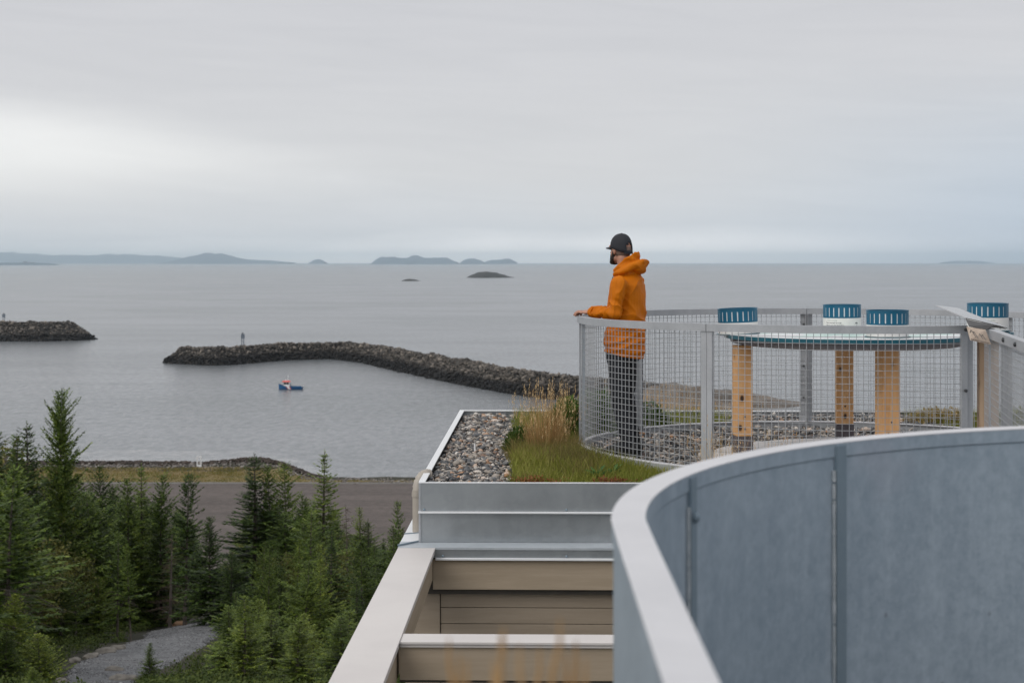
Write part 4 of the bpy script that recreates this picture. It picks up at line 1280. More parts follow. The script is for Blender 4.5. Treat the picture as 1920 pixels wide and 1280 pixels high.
# ================================================================== BUILDING (local frame: v runs along the roof edge, z is relative to the eye)
ROT = -1.2
bld = thing('building', 'low building with galvanised stepped flashing, taupe boards and a gravel green roof', 'building', (0, 0, EYE), R(ROT))
def bx(name, mat, *a, parent=None, bevel=0.0):
    return MB().box(*a).build(name, mat, parent or bld, bevel=bevel)
UL, UR, V0, V1 = -0.885, 9.0, 11.2, 16.62
# upper tier of flashing: front sheet, left sheet and the thin bright rim all round
bx('front_sheet', M['flash'], UL, UR, V0, V0 + 0.012, -1.743, -1.549)
bx('corner_trim', M['rail'], UL - 0.004, UL + 0.010, V0 - 0.004, V0 + 0.02, -1.965, -1.549)
bx('left_sheet', M['flash'], UL, UL + 0.012, V0 + 0.0125, V1, -1.962, -1.549)
bx('rear_sheet', M['flash'], UL + 0.0125, UR, V1 - 0.012, V1, -2.3, -1.549)
bx('front_rim', M['flash_top'], UL - 0.003, UR, V0 - 0.003, V0 + 0.022, -1.549, -1.543)
bx('left_rim', M['flash_top'], UL - 0.006, UL + 0.040, V0 + 0.022, V1 - 0.03, -1.549, -1.541)
bx('rear_rim', M['flash_top'], UL - 0.006, UR, V1 - 0.03, V1 + 0.012, -1.549, -1.538)
# first drip edge, second sheet, sloping ledge, lower band, bead
bx('drip_edge', M['flash_top'], UL - 0.006, UR, V0 - 0.028, V0 + 0.004, -1.757, -1.745, bevel=0.002)
bx('second_sheet', M['flash'], UL + 0.002, UR, V0 + 0.006, V0 + 0.016, -1.962, -1.757)
MB().hexa([(UL - 0.135, V0 - 0.165, -1.985), (UR, V0 - 0.165, -1.985), (UR, V0 + 0.03, -1.975), (UL - 0.135, V0 + 0.03, -1.975),
           (UL - 0.135, V0 - 0.165, -1.970), (UR, V0 - 0.165, -1.970), (UR, V0 + 0.03, -1.963), (UL - 0.135, V0 + 0.03, -1.963)]).build('front_ledge', M['ledge'], bld)
MB().hexa([(UL - 0.135, V0 + 0.0305, -1.985), (UL - 0.001, V0 + 0.0305, -1.985), (UL - 0.001, V1, -1.985), (UL - 0.135, V1, -1.985),
           (UL - 0.135, V0 + 0.0305, -1.968), (UL - 0.001, V0 + 0.0305, -1.963), (UL - 0.001, V1, -1.963), (UL - 0.135, V1, -1.968)]).build('left_ledge', M['flash_top'], bld)
# overlapped mitre seams on the ledge corner
MB().bar((UL - 0.137, V0 - 0.13, -1.961), (UL - 0.002, V0 + 0.02, -1.958), 0.012, 0.010).build('mitre_seam', M['sheet_dark'], bld)
MB().bar((UL - 0.137, V0 + 0.36, -1.9635), (UL - 0.002, V0 + 0.40, -1.9605), 0.010, 0.006).build('lap_seam', M['sheet_dark'], bld)
bx('lower_band', M['flash'], UL - 0.130, UR, V0 - 0.160, V0 - 0.150, -2.040, -1.985)
bx('bead', M['flash_top'], UL + 0.125, UR, V0 - 0.182, V0 - 0.146, -2.056, -2.041, bevel=0.003)
for (u0, z0, v0) in ((UL + 0.035, -1.733, V0 - 0.004), (0.146, -1.733, V0 - 0.004), (0.90, -1.733, V0 - 0.004), (UL + 0.175, -2.028, V0 - 0.163), (0.145, -2.028, V0 - 0.163), (0.80, -2.028, V0 - 0.163)):
    s = MB(); s.lathe([(0.009, 0.0), (0.009, 0.003), (0.006, 0.006), (0.002, 0.008)], n=10)
    o = s.build('screw', M['sheet_dark'], bld); o.location = (u0, v0, z0); o.rotation_euler = (R(90), 0, 0)
# wood fascia and the recessed boards below it
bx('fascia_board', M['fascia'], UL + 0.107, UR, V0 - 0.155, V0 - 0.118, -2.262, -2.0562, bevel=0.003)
bx('soffit_shade_strip', M['shadow'], UL + 0.06, UR, V0 - 0.117, V0 - 0.060, -2.30, -2.05)  # solid dark strip painted in for the shade under the fascia
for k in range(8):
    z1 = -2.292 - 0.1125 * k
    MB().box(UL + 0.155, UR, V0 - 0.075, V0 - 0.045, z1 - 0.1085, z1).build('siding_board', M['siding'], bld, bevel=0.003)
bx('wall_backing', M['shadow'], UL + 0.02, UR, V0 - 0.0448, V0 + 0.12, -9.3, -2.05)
bx('corner_board', M['siding'], UL - 0.09, UL + 0.150, V0 - 0.085, V0 - 0.0452, -9.3, -2.02)
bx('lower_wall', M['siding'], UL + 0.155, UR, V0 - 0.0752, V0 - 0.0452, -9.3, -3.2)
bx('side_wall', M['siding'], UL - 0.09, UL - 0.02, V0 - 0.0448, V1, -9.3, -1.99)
# left beam with its wide pale cap, and the cross beam
bx('beam_cap', M['cap'], UL - 0.135, UL + 0.125, 3.2, V0 - 0.168, -1.990, -1.972, bevel=0.003)
bx('beam_cap_lip', M['cap'], UL + 0.108, UL + 0.121, 3.2, V0 - 0.17, -2.012, -1.9905)
bx('beam', M['fascia_y'], UL - 0.120, UL + 0.106, 3.2, V0 - 0.17, -2.195, -1.9905, bevel=0.004)
bx('crossbeam_cap', M['cap'], UL + 0.126, UR, 8.335, 8.52, -1.994, -1.980, bevel=0.002)
bx('crossbeam_lip', M['cap'], UL + 0.126, UR, 8.343, 8.356, -2.010, -1.9942)
bx('crossbeam', M['fascia'], UL + 0.122, UR, 8.357, 8.50, -2.186, -1.9945, bevel=0.003)
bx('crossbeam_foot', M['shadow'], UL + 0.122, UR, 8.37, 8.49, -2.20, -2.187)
bx('beam_post', M['fascia_y'], UL - 0.10, UL + 0.09, 3.3, 3.5, -9.2, -2.196)
# roof build-up
bx('roof_slab', M['soil'], UL + 0.02, UR, V0 + 0.02, V1 - 0.014, -1.95, -1.615)
bx('rear_terrace', M['soil'], UL, UR, V1 + 0.02, V1 + 1.6, -2.4, -2.02)

def W(u, v, z=0.0):
    """building frame to world"""
    c, s = math.cos(R(ROT)), math.sin(R(ROT))
    return np.array([u * c - v * s, u * s + v * c, EYE + z])

# crimped downspout standing on the left ledge
ds = thing('downspout', 'beige crimped downspout elbow at the left roof corner', 'downspout', (0, 0, 0))
pts = [at(806, 890, 11.75), at(798, 889, 11.73), at(790, 895, 11.71), at(784.5, 908, 11.69), at(783, 925, 11.67)]
pp = []
for i in range(len(pts) - 1):
    for k in range(4):
        pp.append(pts[i].lerp(pts[i + 1], k / 4))
pp.append(pts[-1])
rad = [0.038 + (0.005 if i % 2 else -0.002) for i in range(len(pp))]
MB().tube(pp, rad, 14).build('elbow', M['spout'], ds, smooth=True)
MB().tube([pts[-1] + Vector((0, 0, 0.03)), pts[-1] - Vector((0, 0, 0.38))], 0.038, 14).build('pipe', M['spout'], ds, smooth='auto')
MB().tube([pts[-1] + Vector((0, 0, 0.010)), pts[-1] - Vector((0, 0, 0.02))], 0.043, 14).build('collar', M['spout'], ds, smooth='auto')

# ================================================================== RING LOOKOUT
RC = (2.69, 13.30); RR = 2.125
Z = lambda z: EYE + z
FLOOR = -1.575
def ring_ang(px, near=True):
    k = (px - 960) / F
    a = 1 + k * k; b = -2 * (k * RC[0] + RC[1]); c = RC[0] ** 2 + RC[1] ** 2 - RR ** 2
    dsc = max(b * b - 4 * a * c, 0.0)
    y = (-b - math.sqrt(dsc)) / (2 * a) if near else (-b + math.sqrt(dsc)) / (2 * a)
    t = math.atan2(y - RC[1], k * y - RC[0])
    return t % (2 * math.pi)
A_LEFT = R(183.5)
A_POST = ring_ang(1327, True)
A_END = ring_ang(1812, True)
A_B1 = ring_ang(1197, False)
A_B2 = ring_ang(1512, False)
A_B3 = ring_ang(1886, False)
A_B4 = R(20)
print('ring angles', [round(math.degrees(a), 1) for a in (A_LEFT, A_POST, A_END, A_B1, A_B2, A_B3)])
ring = thing('ring_railing', 'round galvanised mesh railing around the lookout platform', 'railing', (0, 0, 0))
spans = [(A_LEFT, A_POST), (A_POST, A_END), (A_LEFT, A_B1), (A_B1, A_B2), (A_B2, A_B3), (A_B3, A_B4)]
def wire_panel(a0, a1, parent, gap=0.012):
    """welded wire mesh following the arc; wires are too thin to pick apart singly"""
    g = MB()
    s = 1 if a1 > a0 else -1
    L = abs(a1 - a0) * RR
    nv = int(L / 0.048)
    for k in range(1, nv):
        t = a0 + (a1 - a0) * k / nv
        x, y = RC[0] + (RR + 0.004) * math.cos(t), RC[1] + (RR + 0.004) * math.sin(t)
        g.bar((x, y, Z(-1.53)), (x, y, Z(-0.497)), 0.0037, up=(math.cos(t), math.sin(t), 0))
    nh = 20
    for k in range(nh + 1):
        z = -1.462 + (0.936) * k / nh
        r0, r1 = RR - 0.0022, RR + 0.0014
        g.arcbox(RC[0], RC[1], r0, r1, Z(z - 0.0018), Z(z + 0.0018), a0, a1, max(8, int(L / 0.07)))
    o = g.build('wire_mesh', M['wire'], parent)
    o['kind'] = 'stuff'
    return o
for i, (a0, a1) in enumerate(spans):
    s = 1 if a1 > a0 else -1
    g = 0.0012 * s
    n_ = max(10, int(abs(a1 - a0) * RR / 0.06))
    MB().arcbox(*RC, RR - 0.026, RR + 0.026, Z(-0.502), Z(-0.447), a0 + g, a1 - g, n_).build('top_rail', M['rail'], ring, smooth='auto')
    dz = 0.0 if i < 2 else -0.042
    MB().arcbox(*RC, RR - 0.024, RR + 0.024, Z(-1.497 + dz), Z(-1.489 + dz), a0 + g, a1 - g, n_).build('base_lip', M['rim'], ring, smooth='auto')
    MB().arcbox(*RC, RR - 0.004, RR + 0.022, Z(-1.62), Z(-1.4975 + dz), a0 + g, a1 - g, n_).build('base_channel', M['rail'], ring, smooth='auto')
    wire_panel(a0, a1, ring)
def flat_post(t, wid, side=0, rad=RR, z0=-1.58, z1=-0.503, name='post', mat='rail', th=0.012, parent=None):
    """upright flat bar on the ring; side shifts it along the arc by half a width"""
    g = MB()
    a0 = t + (side - 0.5) * wid / RR; a1 = a0 + wid / RR
    g.arcbox(RC[0], RC[1], rad - th / 2, rad + th / 2, Z(z0), Z(z1), a0, a1, 3)
    return g.build(name, M[mat], parent or ring)
def pair_post(t, wid=0.044):
    flat_post(t, wid, -0.53, RR + 0.012); flat_post(t, wid, 0.53, RR + 0.012)
    for sgn in (-1, 1):                                       # the flanges bolted back to back
        tt_ = t + sgn * 0.004
        x0, y0 = RC[0] + (RR - 0.05) * math.cos(tt_), RC[1] + (RR - 0.05) * math.sin(tt_)
        x1, y1 = RC[0] + (RR + 0.005) * math.cos(tt_), RC[1] + (RR + 0.005) * math.sin(tt_)
        MB().bar((x0, y0, Z(-1.04)), (x1, y1, Z(-1.04)), 0.006, 1.07).build('flange', M['rail'], ring)
pair_post(A_POST, 0.043)
pair_post(A_B1, 0.05); pair_post(A_B2, 0.055); pair_post(A_B3, 0.060)
flat_post(A_LEFT, 0.032, 0.5, RR + 0.012); flat_post(A_LEFT, 0.09, 0.2, RR - 0.018, mat='sheet')
flat_post(A_END, 0.045, -0.5, RR + 0.012, z1=-0.447); flat_post(A_END, 0.055, 0.5, RR - 0.01, z1=-0.503, mat='rail')
for z in (-0.475, -0.9, -1.33):
    t = A_END - 0.010
    x, y = RC[0] + (RR + 0.028) * math.cos(t), RC[1] + (RR + 0.028) * math.sin(t)
    o = MB().lathe([(0.012, 0), (0.012, 0.008), (0.004, 0.012)], n=8).build('bolt', M['bolt'], ring)
    o.location = (x, y, Z(z)); o.rotation_euler = (R(90), 0, t + R(90))
for t in (A_B2, A_B3):
    for z in (-0.60, -0.66, -1.0, -1.3):
        x, y = RC[0] + (RR - 0.02) * math.cos(t + .014), RC[1] + (RR - 0.02) * math.sin(t + .014)
        o = MB().lathe([(0.012, 0), (0.012, 0.008), (0.004, 0.012)], n=8).build('bolt', M['bolt'], ring)
        o.location = (x, y, Z(z)); o.rotation_euler = (R(90), 0, t - R(90))

# straight railing running back towards the viewer from the ring opening
sr = thing('side_railing', 'straight galvanised mesh railing leading away from the lookout opening at the right edge', 'railing')
p0 = Vector((3.215, 10.78)); p1 = Vector((2.66, 7.7))
dv = (p1 - p0).normalized(); ln_ = (p1 - p0).length
def sp(s, z, off=0.0):
    q = p0 + dv * s + Vector((-dv.y, dv.x)) * off
    return Vector((q.x, q.y, Z(z)))
MB().bar(sp(0, -0.477), sp(ln_, -0.477), 0.05, 0.066).build('top_rail', M['rail'], sr, bevel=0.004)
MB().bar(sp(0, -1.53), sp(ln_, -1.53), 0.04, 0.09).build('base_channel', M['rail'], sr)
MB().box(-0.03, 0.03, -0.006, 0.006, -1.58, -0.511).build('post', M['rail'], sr).matrix_local = Matrix.Translation((*sp(0.035, 0)[:2], EYE)) @ Matrix.Rotation(math.atan2(dv.y, dv.x), 4, 'Z')
MB().box(-0.03, 0.03, -0.006, 0.006, -1.58, -0.511).build('post', M['rail'], sr).matrix_local = Matrix.Translation((*sp(2.2, 0)[:2], EYE)) @ Matrix.Rotation(math.atan2(dv.y, dv.x), 4, 'Z')
g = MB()
for k in range(int(ln_ / 0.048)):
    s = -0.28 + k * 0.048
    if s < ln_: g.bar(sp(s, -1.485), sp(s, -0.511), 0.0027)
for k in range(21):
    z = -1.462 + 0.93 * k / 20
    g.bar(sp(-0.3, z, 0.003), sp(ln_, z, 0.003), 0.0036)
g.build('wire_mesh', M['wire'], sr)['kind'] = 'stuff'
for s in (1.55, 1.0):
    o = MB().lathe([(0.014, 0), (0.014, 0.010), (0.005, 0.014)], n=8).build('bolt', M['bolt'], sr)
    q = sp(s, -0.477, -0.0255); o.location = q
    o.rotation_euler = (R(90), 0, math.atan2(dv.y, dv.x))

# ------------------------------------------------------------------ spinning drums on wooden posts and their map table
def text_mesh(s, size):
    cu = bpy.data.curves.new('t', 'FONT'); cu.body = s; cu.size = size; cu.resolution_u = 2; cu.extrude = 0.0
    ob = bpy.data.objects.new('t', cu); C.objects.link(ob)
    dg = bpy.context.evaluated_depsgraph_get()
    me = bpy.data.meshes.new_from_object(ob.evaluated_get(dg))
    bpy.data.objects.remove(ob)
    return me
def bend_text(s, size, rad, a0, z, parent, mat, name='lettering', anchor='l'):
    me = text_mesh(s, size)
    co = np.array([v.co[:] for v in me.vertices])
    if len(co) == 0: return
    x = co[:, 0] - (co[:, 0].max() / 2 if anchor == 'c' else 0)
    ang = a0 + x / rad
    V = np.stack([rad * np.cos(ang), rad * np.sin(ang), z + co[:, 1]], -1)
    me.vertices.foreach_set('co', V.astype(np.float32).ravel())
    return link(name, me, mat, parent)

def drum(px, d, ztop, label, tilt=0.0, rad=0.160, blue=0.108, low=0.105, lines=None, nslot=22, spin=0.0, slot_lit=True):
    X = (px - 960) / F * d
    t = thing('spinning_drum', label, 'drum', (X, d, Z(ztop - blue - low)), 0, 'slotted blue drums on the lookout')
    t.rotation_euler = (0, tilt, 0)
    h = low + blue
    # slotted blue wall: panels between the slots, closed by a rim above and a band below
    zs0, zs1 = low + 0.012, h - 0.020
    g = MB()
    sw = 0.0100 / rad
    for k in range(nslot):
        a0 = spin + 2 * math.pi * k / nslot + sw / 2; a1 = spin + 2 * math.pi * (k + 1) / nslot - sw / 2
        g.arcbox(0, 0, rad - 0.006, rad, zs0, zs1, a0, a1, 5)
    g.arcbox(0, 0, rad - 0.006, rad, zs1, h, 0, 2 * math.pi, 72).arcbox(0, 0, rad - 0.006, rad, low, zs0, 0, 2 * math.pi, 72)
    g.build('slotted_wall', M['blue'], t, smooth='auto')
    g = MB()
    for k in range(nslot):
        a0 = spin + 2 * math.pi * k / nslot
        g.arcbox(0, 0, rad - 0.0055, rad - 0.0035, zs0, zs1, a0 - sw / 2, a0 + sw / 2, 1)  # pale strips painted into the slots for the sky seen through them
    g.build('slot_sky_strip', M['slotwhite'], t)['kind'] = 'stuff'
    MB().arcbox(0, 0, rad - 0.010, rad + 0.003, h, h + 0.005, 0, 2 * math.pi, 72).build('rim', M['blue'], t, smooth='auto')
    MB().arcbox(0, 0, rad - 0.004, rad + 0.001, 0.016, low - 0.0005, 0, 2 * math.pi, 72).build('label_band', M['white'], t, smooth='auto')
    MB().lathe([(rad - 0.008, 0.016), (rad - 0.008, low)], n=48, closed=True).build('inner_drum', M['slotwhite'], t, smooth='auto')
    MB().lathe([(rad + 0.004, 0.004), (rad + 0.014, 0.008), (rad + 0.014, 0.0155)], n=64).build('base_disc', M['teal'], t, smooth='auto')
    if lines:
        toc = math.atan2(-d, -X)                              # bearing from drum to viewer
        for (txt, size, da, zz, mt) in lines:
            bend_text(txt, size, rad + 0.0022, toc + da / rad, zz, t, M[mt])
    return t
def pine_post(px, d, wpx, zt, label, mat='pine', rot=0.0, shoe=0.165, zb=FLOOR):
    X = (px - 960) / F * d
    wd = wpx / F * d / (abs(math.cos(rot)) + abs(math.sin(rot)))
    t = thing('wooden_post', label, 'post', (X, d, Z(zb)), rot, 'square pine posts of the lookout')
    hgt = zt - zb
    MB().box(-wd / 2, wd / 2, -wd / 2, wd / 2, shoe + 0.0005, hgt).build('timber', M[mat], t, bevel=0.006)
    s = wd / 2 + 0.004
    MB().box(-s, s, -s, s, -0.02, shoe).build('shoe', M['shoe'], t, bevel=0.004)
    for zz in (shoe + 0.06, shoe + 0.16):
        o = MB().lathe([(0.008, 0), (0.008, 0.004), (0.003, 0.007)], n=8).build('screw', M['bolt'], t)
        o.location = (0.0, -wd / 2 - 0.0005, zz); o.rotation_euler = (R(90), 0, 0)
    return t
pine_post(1392, 13.0, 35, -0.675, 'square pine post under the leftmost blue drum', rot=R(9))
pine_post(1583, 13.95, 34, -0.675, 'knotty pine post under the drum with the lettered label', rot=R(-6))
pine_post(1664, 12.55, 42, -0.675, 'square pine post under the drum right of the lettered one', rot=R(13))
pine_post(1852, 12.8, 40, -0.600, 'greyer square post under the drum behind the info plate', 'pine_grey', rot=R(-9))

TBL = (2.74, 13.0)
tb = thing('map_table', 'round white map table with teal edge between the blue drums', 'table', (*TBL, Z(-0.585)))
MB().lathe([(1.0, 0.0), (1.0, 0.004)], n=96).build('map_top', M['tabletop'], tb, smooth='auto')
MB().lathe([(0.985, -0.034), (1.006, -0.030), (1.006, -0.0005)], n=96).build('edge_band', M['teal'], tb, smooth='auto')
MB().lathe([(0.86, -0.088), (0.95, -0.070), (0.965, -0.0345)], n=96).build('underframe', M['grey_under'], tb, smooth='auto')

zd = -0.372
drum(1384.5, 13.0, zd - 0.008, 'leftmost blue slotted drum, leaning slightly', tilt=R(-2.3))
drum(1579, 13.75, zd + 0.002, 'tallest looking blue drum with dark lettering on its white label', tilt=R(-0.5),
     lines=[('Sound of a spring', 0.0135, -0.135, 0.082, 'ink_green'), ('Turn yourself through', 0.0165, -0.150, 0.060, 'ink'), ('time to see the shoreline', 0.0165, -0.150, 0.040, 'ink'),
            ('as it comes to life.', 0.0165, -0.135, 0.020, 'ink'), ('o', 0.013, 0.055, 0.060, 'ink_pale'), ('ooo', 0.011, 0.047, 0.042, 'ink_pale')], spin=0.06)
fl = bpy.data.objects[[o.name for o in bpy.data.objects if o.name.startswith('spinning_drum')][-1]]
toc = math.atan2(-fl.location.y, -fl.location.x)
for da, zz, r_ in ((0.128, 0.062, 0.006), (0.139, 0.066, 0.0045), (0.147, 0.060, 0.004)):
    a = toc + da / 0.162
    o = MB().lathe([(0.0005, 0), (r_, 0.0003), (r_, 0.0008)], n=10).build('printed_flower', M['ink'], fl)
    o.location = (0.1612 * math.cos(a), 0.1612 * math.sin(a), zz); o.rotation_euler = (R(90), 0, a + R(90))
a = toc + 0.139 / 0.162
MB().bar((0.1612 * math.cos(a), 0.1612 * math.sin(a), 0.018), (0.1612 * math.cos(a), 0.1612 * math.sin(a), 0.062), 0.0018).build('printed_stem', M['ink'], fl)
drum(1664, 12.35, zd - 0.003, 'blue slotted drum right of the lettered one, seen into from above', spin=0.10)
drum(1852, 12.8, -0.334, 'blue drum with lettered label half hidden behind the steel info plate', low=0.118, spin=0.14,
     lines=[('Story of a landing', 0.0125, -0.030, 0.095, 'ink_green'), ('here on an expedition', 0.015, -0.052, 0.074, 'ink'), ('at the new shore', 0.015, -0.004, 0.054, 'ink'), ('dig', 0.015, 0.090, 0.034, 'ink')])
t = thing('drum_stand', 'small round stand top carrying the rightmost blue drum', 'stand', ((1852 - 960) / F * 12.8, 12.8, Z(-0.600)))
MB().lathe([(0.19, 0.0005), (0.20, 0.006), (0.20, 0.040)], n=48).build('stand_top', M['teal'], t, smooth='auto')

# concrete pad under the table
tag(MB().lathe([(1.42, EYE - 1.70), (1.42, EYE - 1.545)], 2.99, 12.66, 72).build('concrete_pad', M['pad'], smooth='auto'), 'round pale concrete pad under the map table', kind='structure')

# ------------------------------------------------------------------ tilted steel info plate on the railing corner
ip = thing('info_plate', 'tilted steel info plate with etched flap at the railing corner', 'sign', (0, 0, 0))
A_, B_, C_, D_ = at(1754, 572, 11.35), at(1796, 577, 11.65), at(1889, 614, 11.20), at(1811, 595.5, 10.85)
MB().slab([D_, C_, B_, A_], 0.006).build('top_plate', M['brushed'], ip)
E_, F_, G_, H_ = at(1817, 611, 10.62), at(1848, 618, 10.55), at(1868, 609, 10.62), at(1886, 613.5, 10.75)
dn = Vector((0, 0, -0.008))
MB().slab([D_ + dn, E_, F_, G_, H_ + dn], 0.004).build('dark_bracket', M['brushed_dark'], ip)
h0, h1, h2, h3 = at(1812, 612, 10.55), at(1848, 618, 10.48), at(1858.5, 646, 10.44), at(1819, 637.5, 10.51)
fp = MB().slab([h3, h2, h1, h0], 0.005).build('etched_flap', M['bronze'], ip)
def on_flap(u, v, lift=0.0042):
    q = h0.lerp(h1, u).lerp(h3.lerp(h2, u), v)
    nrm = (h1 - h0).cross(h3 - h0).normalized()
    if nrm.y > 0: nrm = -nrm
    return q + nrm * lift
for (a, b) in (((0.12, 0.42), (0.20, 0.20)), ((0.20, 0.20), (0.34, 0.66)), ((0.26, 0.40), (0.33, 0.30)), ((0.33, 0.30), (0.44, 0.74)), ((0.58, 0.36), (0.68, 0.70)), ((0.66, 0.52), (0.72, 0.42)), ((0.72, 0.42), (0.82, 0.76))):
    MB().bar(on_flap(*a), on_flap(*b), 0.0030, 0.001, up=(0, 1, 0)).build('etched_line', M['bolt'], ip)
for k in range(11):
    u0 = 0.06 + 0.082 * k
    MB().bar(on_flap(u0, 0.90), on_flap(u0 + 0.055, 0.90), 0.010 if k % 3 else 0.014, 0.001, up=(0, 0, 1)).build('etched_mark', M['bolt'], ip)

# ================================================================== CURVED GUARD WALL IN FRONT
gw = thing('guard_wall', 'curved solid galvanised guard wall with a pale rim sweeping through the foreground', 'guard wall', (0, 0, 0))
GC = (1.945, 2.660); GR = 1.777; RIM = 0.060
def guard_path():
    """plan centreline of the rim: straight beside the viewer, then the arc away to the right"""
    pts = []
    x_t = GC[0] - (GR - RIM / 2)
    for y in np.linspace(0.30, 2.55, 16):
        pts.append(Vector((x_t - 0.020 * (2.55 - y) / 2.25, y, 0)))
    for t in np.linspace(176.5, 28, 80):
        pts.append(Vector((GC[0] + (GR - RIM / 2) * math.cos(R(t)), GC[1] + (GR - RIM / 2) * math.sin(R(t)), 0)))
    return pts
gp = guard_path()
def sweep(o0, o1, z0, z1, name, mat, i0=0, i1=None, smooth=True):
    """vertical strip swept along the guard path; offsets o0 < o1 measured to the outside"""
    P = gp[i0:i1]
    vs, fs = [], []
    for i, p in enumerate(P):
        d = (P[min(i + 1, len(P) - 1)] - P[max(i - 1, 0)]).normalized()
        nr = Vector((-d.y, d.x, 0))
        for o, z in ((o0, z0), (o1, z0), (o1, z1), (o0, z1)):
            q = p + nr * o
            vs.append((q.x, q.y, Z(z)))
    for i in range(len(P) - 1):
        for k in range(4):
            a, b = i * 4 + k, i * 4 + (k + 1) % 4
            fs.append((a, b, b + 4, a + 4))
    fs.append((0, 1, 2, 3)); e = (len(P) - 1) * 4; fs.append((e + 3, e + 2, e + 1, e))
    return MB().add(vs, fs).build(name, M[mat], gw, smooth='auto' if smooth else False)
sweep(-RIM / 2, RIM / 2, -0.4475, -0.4450, 'rim_top', 'rim')
sweep(-RIM / 2 + 0.001, RIM / 2 - 0.001, -0.480, -0.4477, 'top_rail', 'sheet')
seams = [36, 58, 83]
bounds = [0] + seams + [len(gp) - 1]
for a, b in zip(bounds[:-1], bounds[1:]):
    sweep(-0.026, -0.022, -1.58, -0.4815, 'panel', 'sheet', a, b + 1)
    sweep(0.022, 0.026, -1.58, -0.4815, 'outer_panel', 'sheet', a, b + 1)
sweep(-0.0270, -0.0262, -0.4832, -0.4818, 'joint_strip', 'sheet_dark')
def gpt(i, off, z):
    i0 = int(i); f = i - i0
    p = gp[i0].lerp(gp[min(i0 + 1, len(gp) - 1)], f)
    d = (gp[min(i0 + 1, len(gp) - 1)] - gp[max(i0 - 1, 0)]).normalized()
    q = p + Vector((-d.y, d.x, 0)) * off
    return Vector((q.x, q.y, Z(z))), d
def guard_post(i):
    q0, d = gpt(i, -0.031, -1.0)
    s = d * 0.0
    g = MB().bar(Vector((q0.x, q0.y, Z(-1.58))), Vector((q0.x, q0.y, Z(-0.452))), 0.038, 0.008, up=(-d.y, d.x, 0))
    g.build('flat_bar', M['sheet_dark'], gw)
    g = MB()
    q1 = q0 - d * 0.026
    zz = -1.55
    while zz < -0.515:
        L_ = random.uniform(0.012, 0.05)
        g.bar(Vector((q1.x, q1.y, Z(zz))), Vector((q1.x, q1.y, Z(min(zz + L_, -0.512)))), random.uniform(0.004, 0.008), 0.006, up=(-d.y, d.x, 0))
        zz += L_ * random.uniform(0.85, 1.15)
    o = g.build('weld_bead', M['weld'], gw); o['kind'] = 'stuff'
def guard_index(px, far=True):
    best = None
    for i in range(20, len(gp)):
        x = 960 + gp[i].x / gp[i].y * F
        e = abs(x - px)
        if best is None or e < best[0]: best = (e, i)
    return best[1]
for px in (1270, 1562):
    guard_post(guard_index(px))
# smear-like bolt on the inside near the left post
q, d = gpt(guard_index(1274), -0.036, -0.535)
o = MB().lathe([(0.012, 0), (0.012, 0.006), (0.005, 0.010)], n=12).build('bolt', M['sheet_dark'], gw); o.location = q; o.rotation_euler = (R(90), 0, math.atan2(d.y, d.x))
# deck carrying the guard wall, out of view below the frame
dk = MB().prism([(-0.55, -0.5), (4.2, -0.5), (4.6, 11.0), (2.55, 11.0), (2.2, 4.9), (-0.55, 4.9)], EYE - 1.9, EYE - 1.60)
tag(dk.build('roof_deck', M['soil']), 'planted roof deck below the foreground guard wall', kind='structure')

# ================================================================== ROOF GRAVEL AND PLANTING
def region_pts(n, x0, x1, y0, y1, cond):
    X = U(x0, x1, n); Y = U(y0, y1, n)
    k = cond(X, Y)
    return X[k], Y[k]
def in_ring(X, Y, r=RR): return np.hypot(X - RC[0], Y - RC[1]) < r
def u_of(X, Y): return X * math.cos(R(ROT)) + Y * math.sin(R(ROT))
def v_of(X, Y): return -X * math.sin(R(ROT)) + Y * math.cos(R(ROT))
GZ0 = EYE - 1.607
def greenzone(X, Y):
    """planting: front strip before the ring, clump left of it, patch behind its left part, shrub behind its right part"""
    e = 0.05 * fbm(X * 5, Y * 5, 41)
    front = (X > -0.015 + e + 0.02 * (Y - 11.2)) & (Y < 13.7) & ~in_ring(X, Y, RR + 0.03)
    left = (X > 0.0 + e) & (X < 1.05) & (Y > 13.0) & ~in_ring(X, Y, RR + 0.03) & (X > -0.1 + (Y - 13.7) * 0.05)
    back = (X > 0.25 + e * 3) & (X < 2.15 + e * 3) & (Y > 14.2) & ~in_ring(X, Y, RR + 0.03)
    right = (X > 4.05 + e * 3) & (Y > 14.9) & (X < 5.6) & ~in_ring(X, Y, RR + 0.03)
    return front | left | back | right
gz = MB().box(UL + 0.03, UR - 0.1, V0 + 0.03, V1 - 0.035, -1.6149, -1.607)
tag(gz.build('gravel_bed', M['gravelbed']), 'stony ground of the green roof', kind='structure').matrix_world = Matrix.Translation((0, 0, EYE)) @ Matrix.Rotation(R(ROT), 4, 'Z')
ok_roof = lambda X, Y: (u_of(X, Y) > UL + 0.045) & (v_of(X, Y) > V0 + 0.035) & (v_of(X, Y) < V1 - 0.05)
pad = lambda X, Y: np.hypot(X - 2.99, Y - 12.66) < 1.44
def gravel_area(n, x0, x1, y0, y1, extra, smin, smax, dz):
    X, Y = region_pts(n, x0, x1, y0, y1, lambda X, Y: ok_roof(X, Y) & extra(X, Y) & ~greenzone(X, Y) & ~pad(X, Y))
    sz = smin + (smax - smin) * RNG.random(len(X)) ** 2.0
    return np.c_[X, Y, np.full(len(X), GZ0) + U(0.0, dz, len(X))], sz
vis_left = lambda X, Y: (X < 1.0) & ~in_ring(X, Y, RR)
P1, S1 = gravel_area(15000, -0.72, 1.0, 11.2, 16.6, vis_left, 0.011, 0.040, 0.035)
scatter_stones('gravel', P1, S1, M['gravel'], (1.2, 0.95, 0.65), rough=0.16, smooth=True)
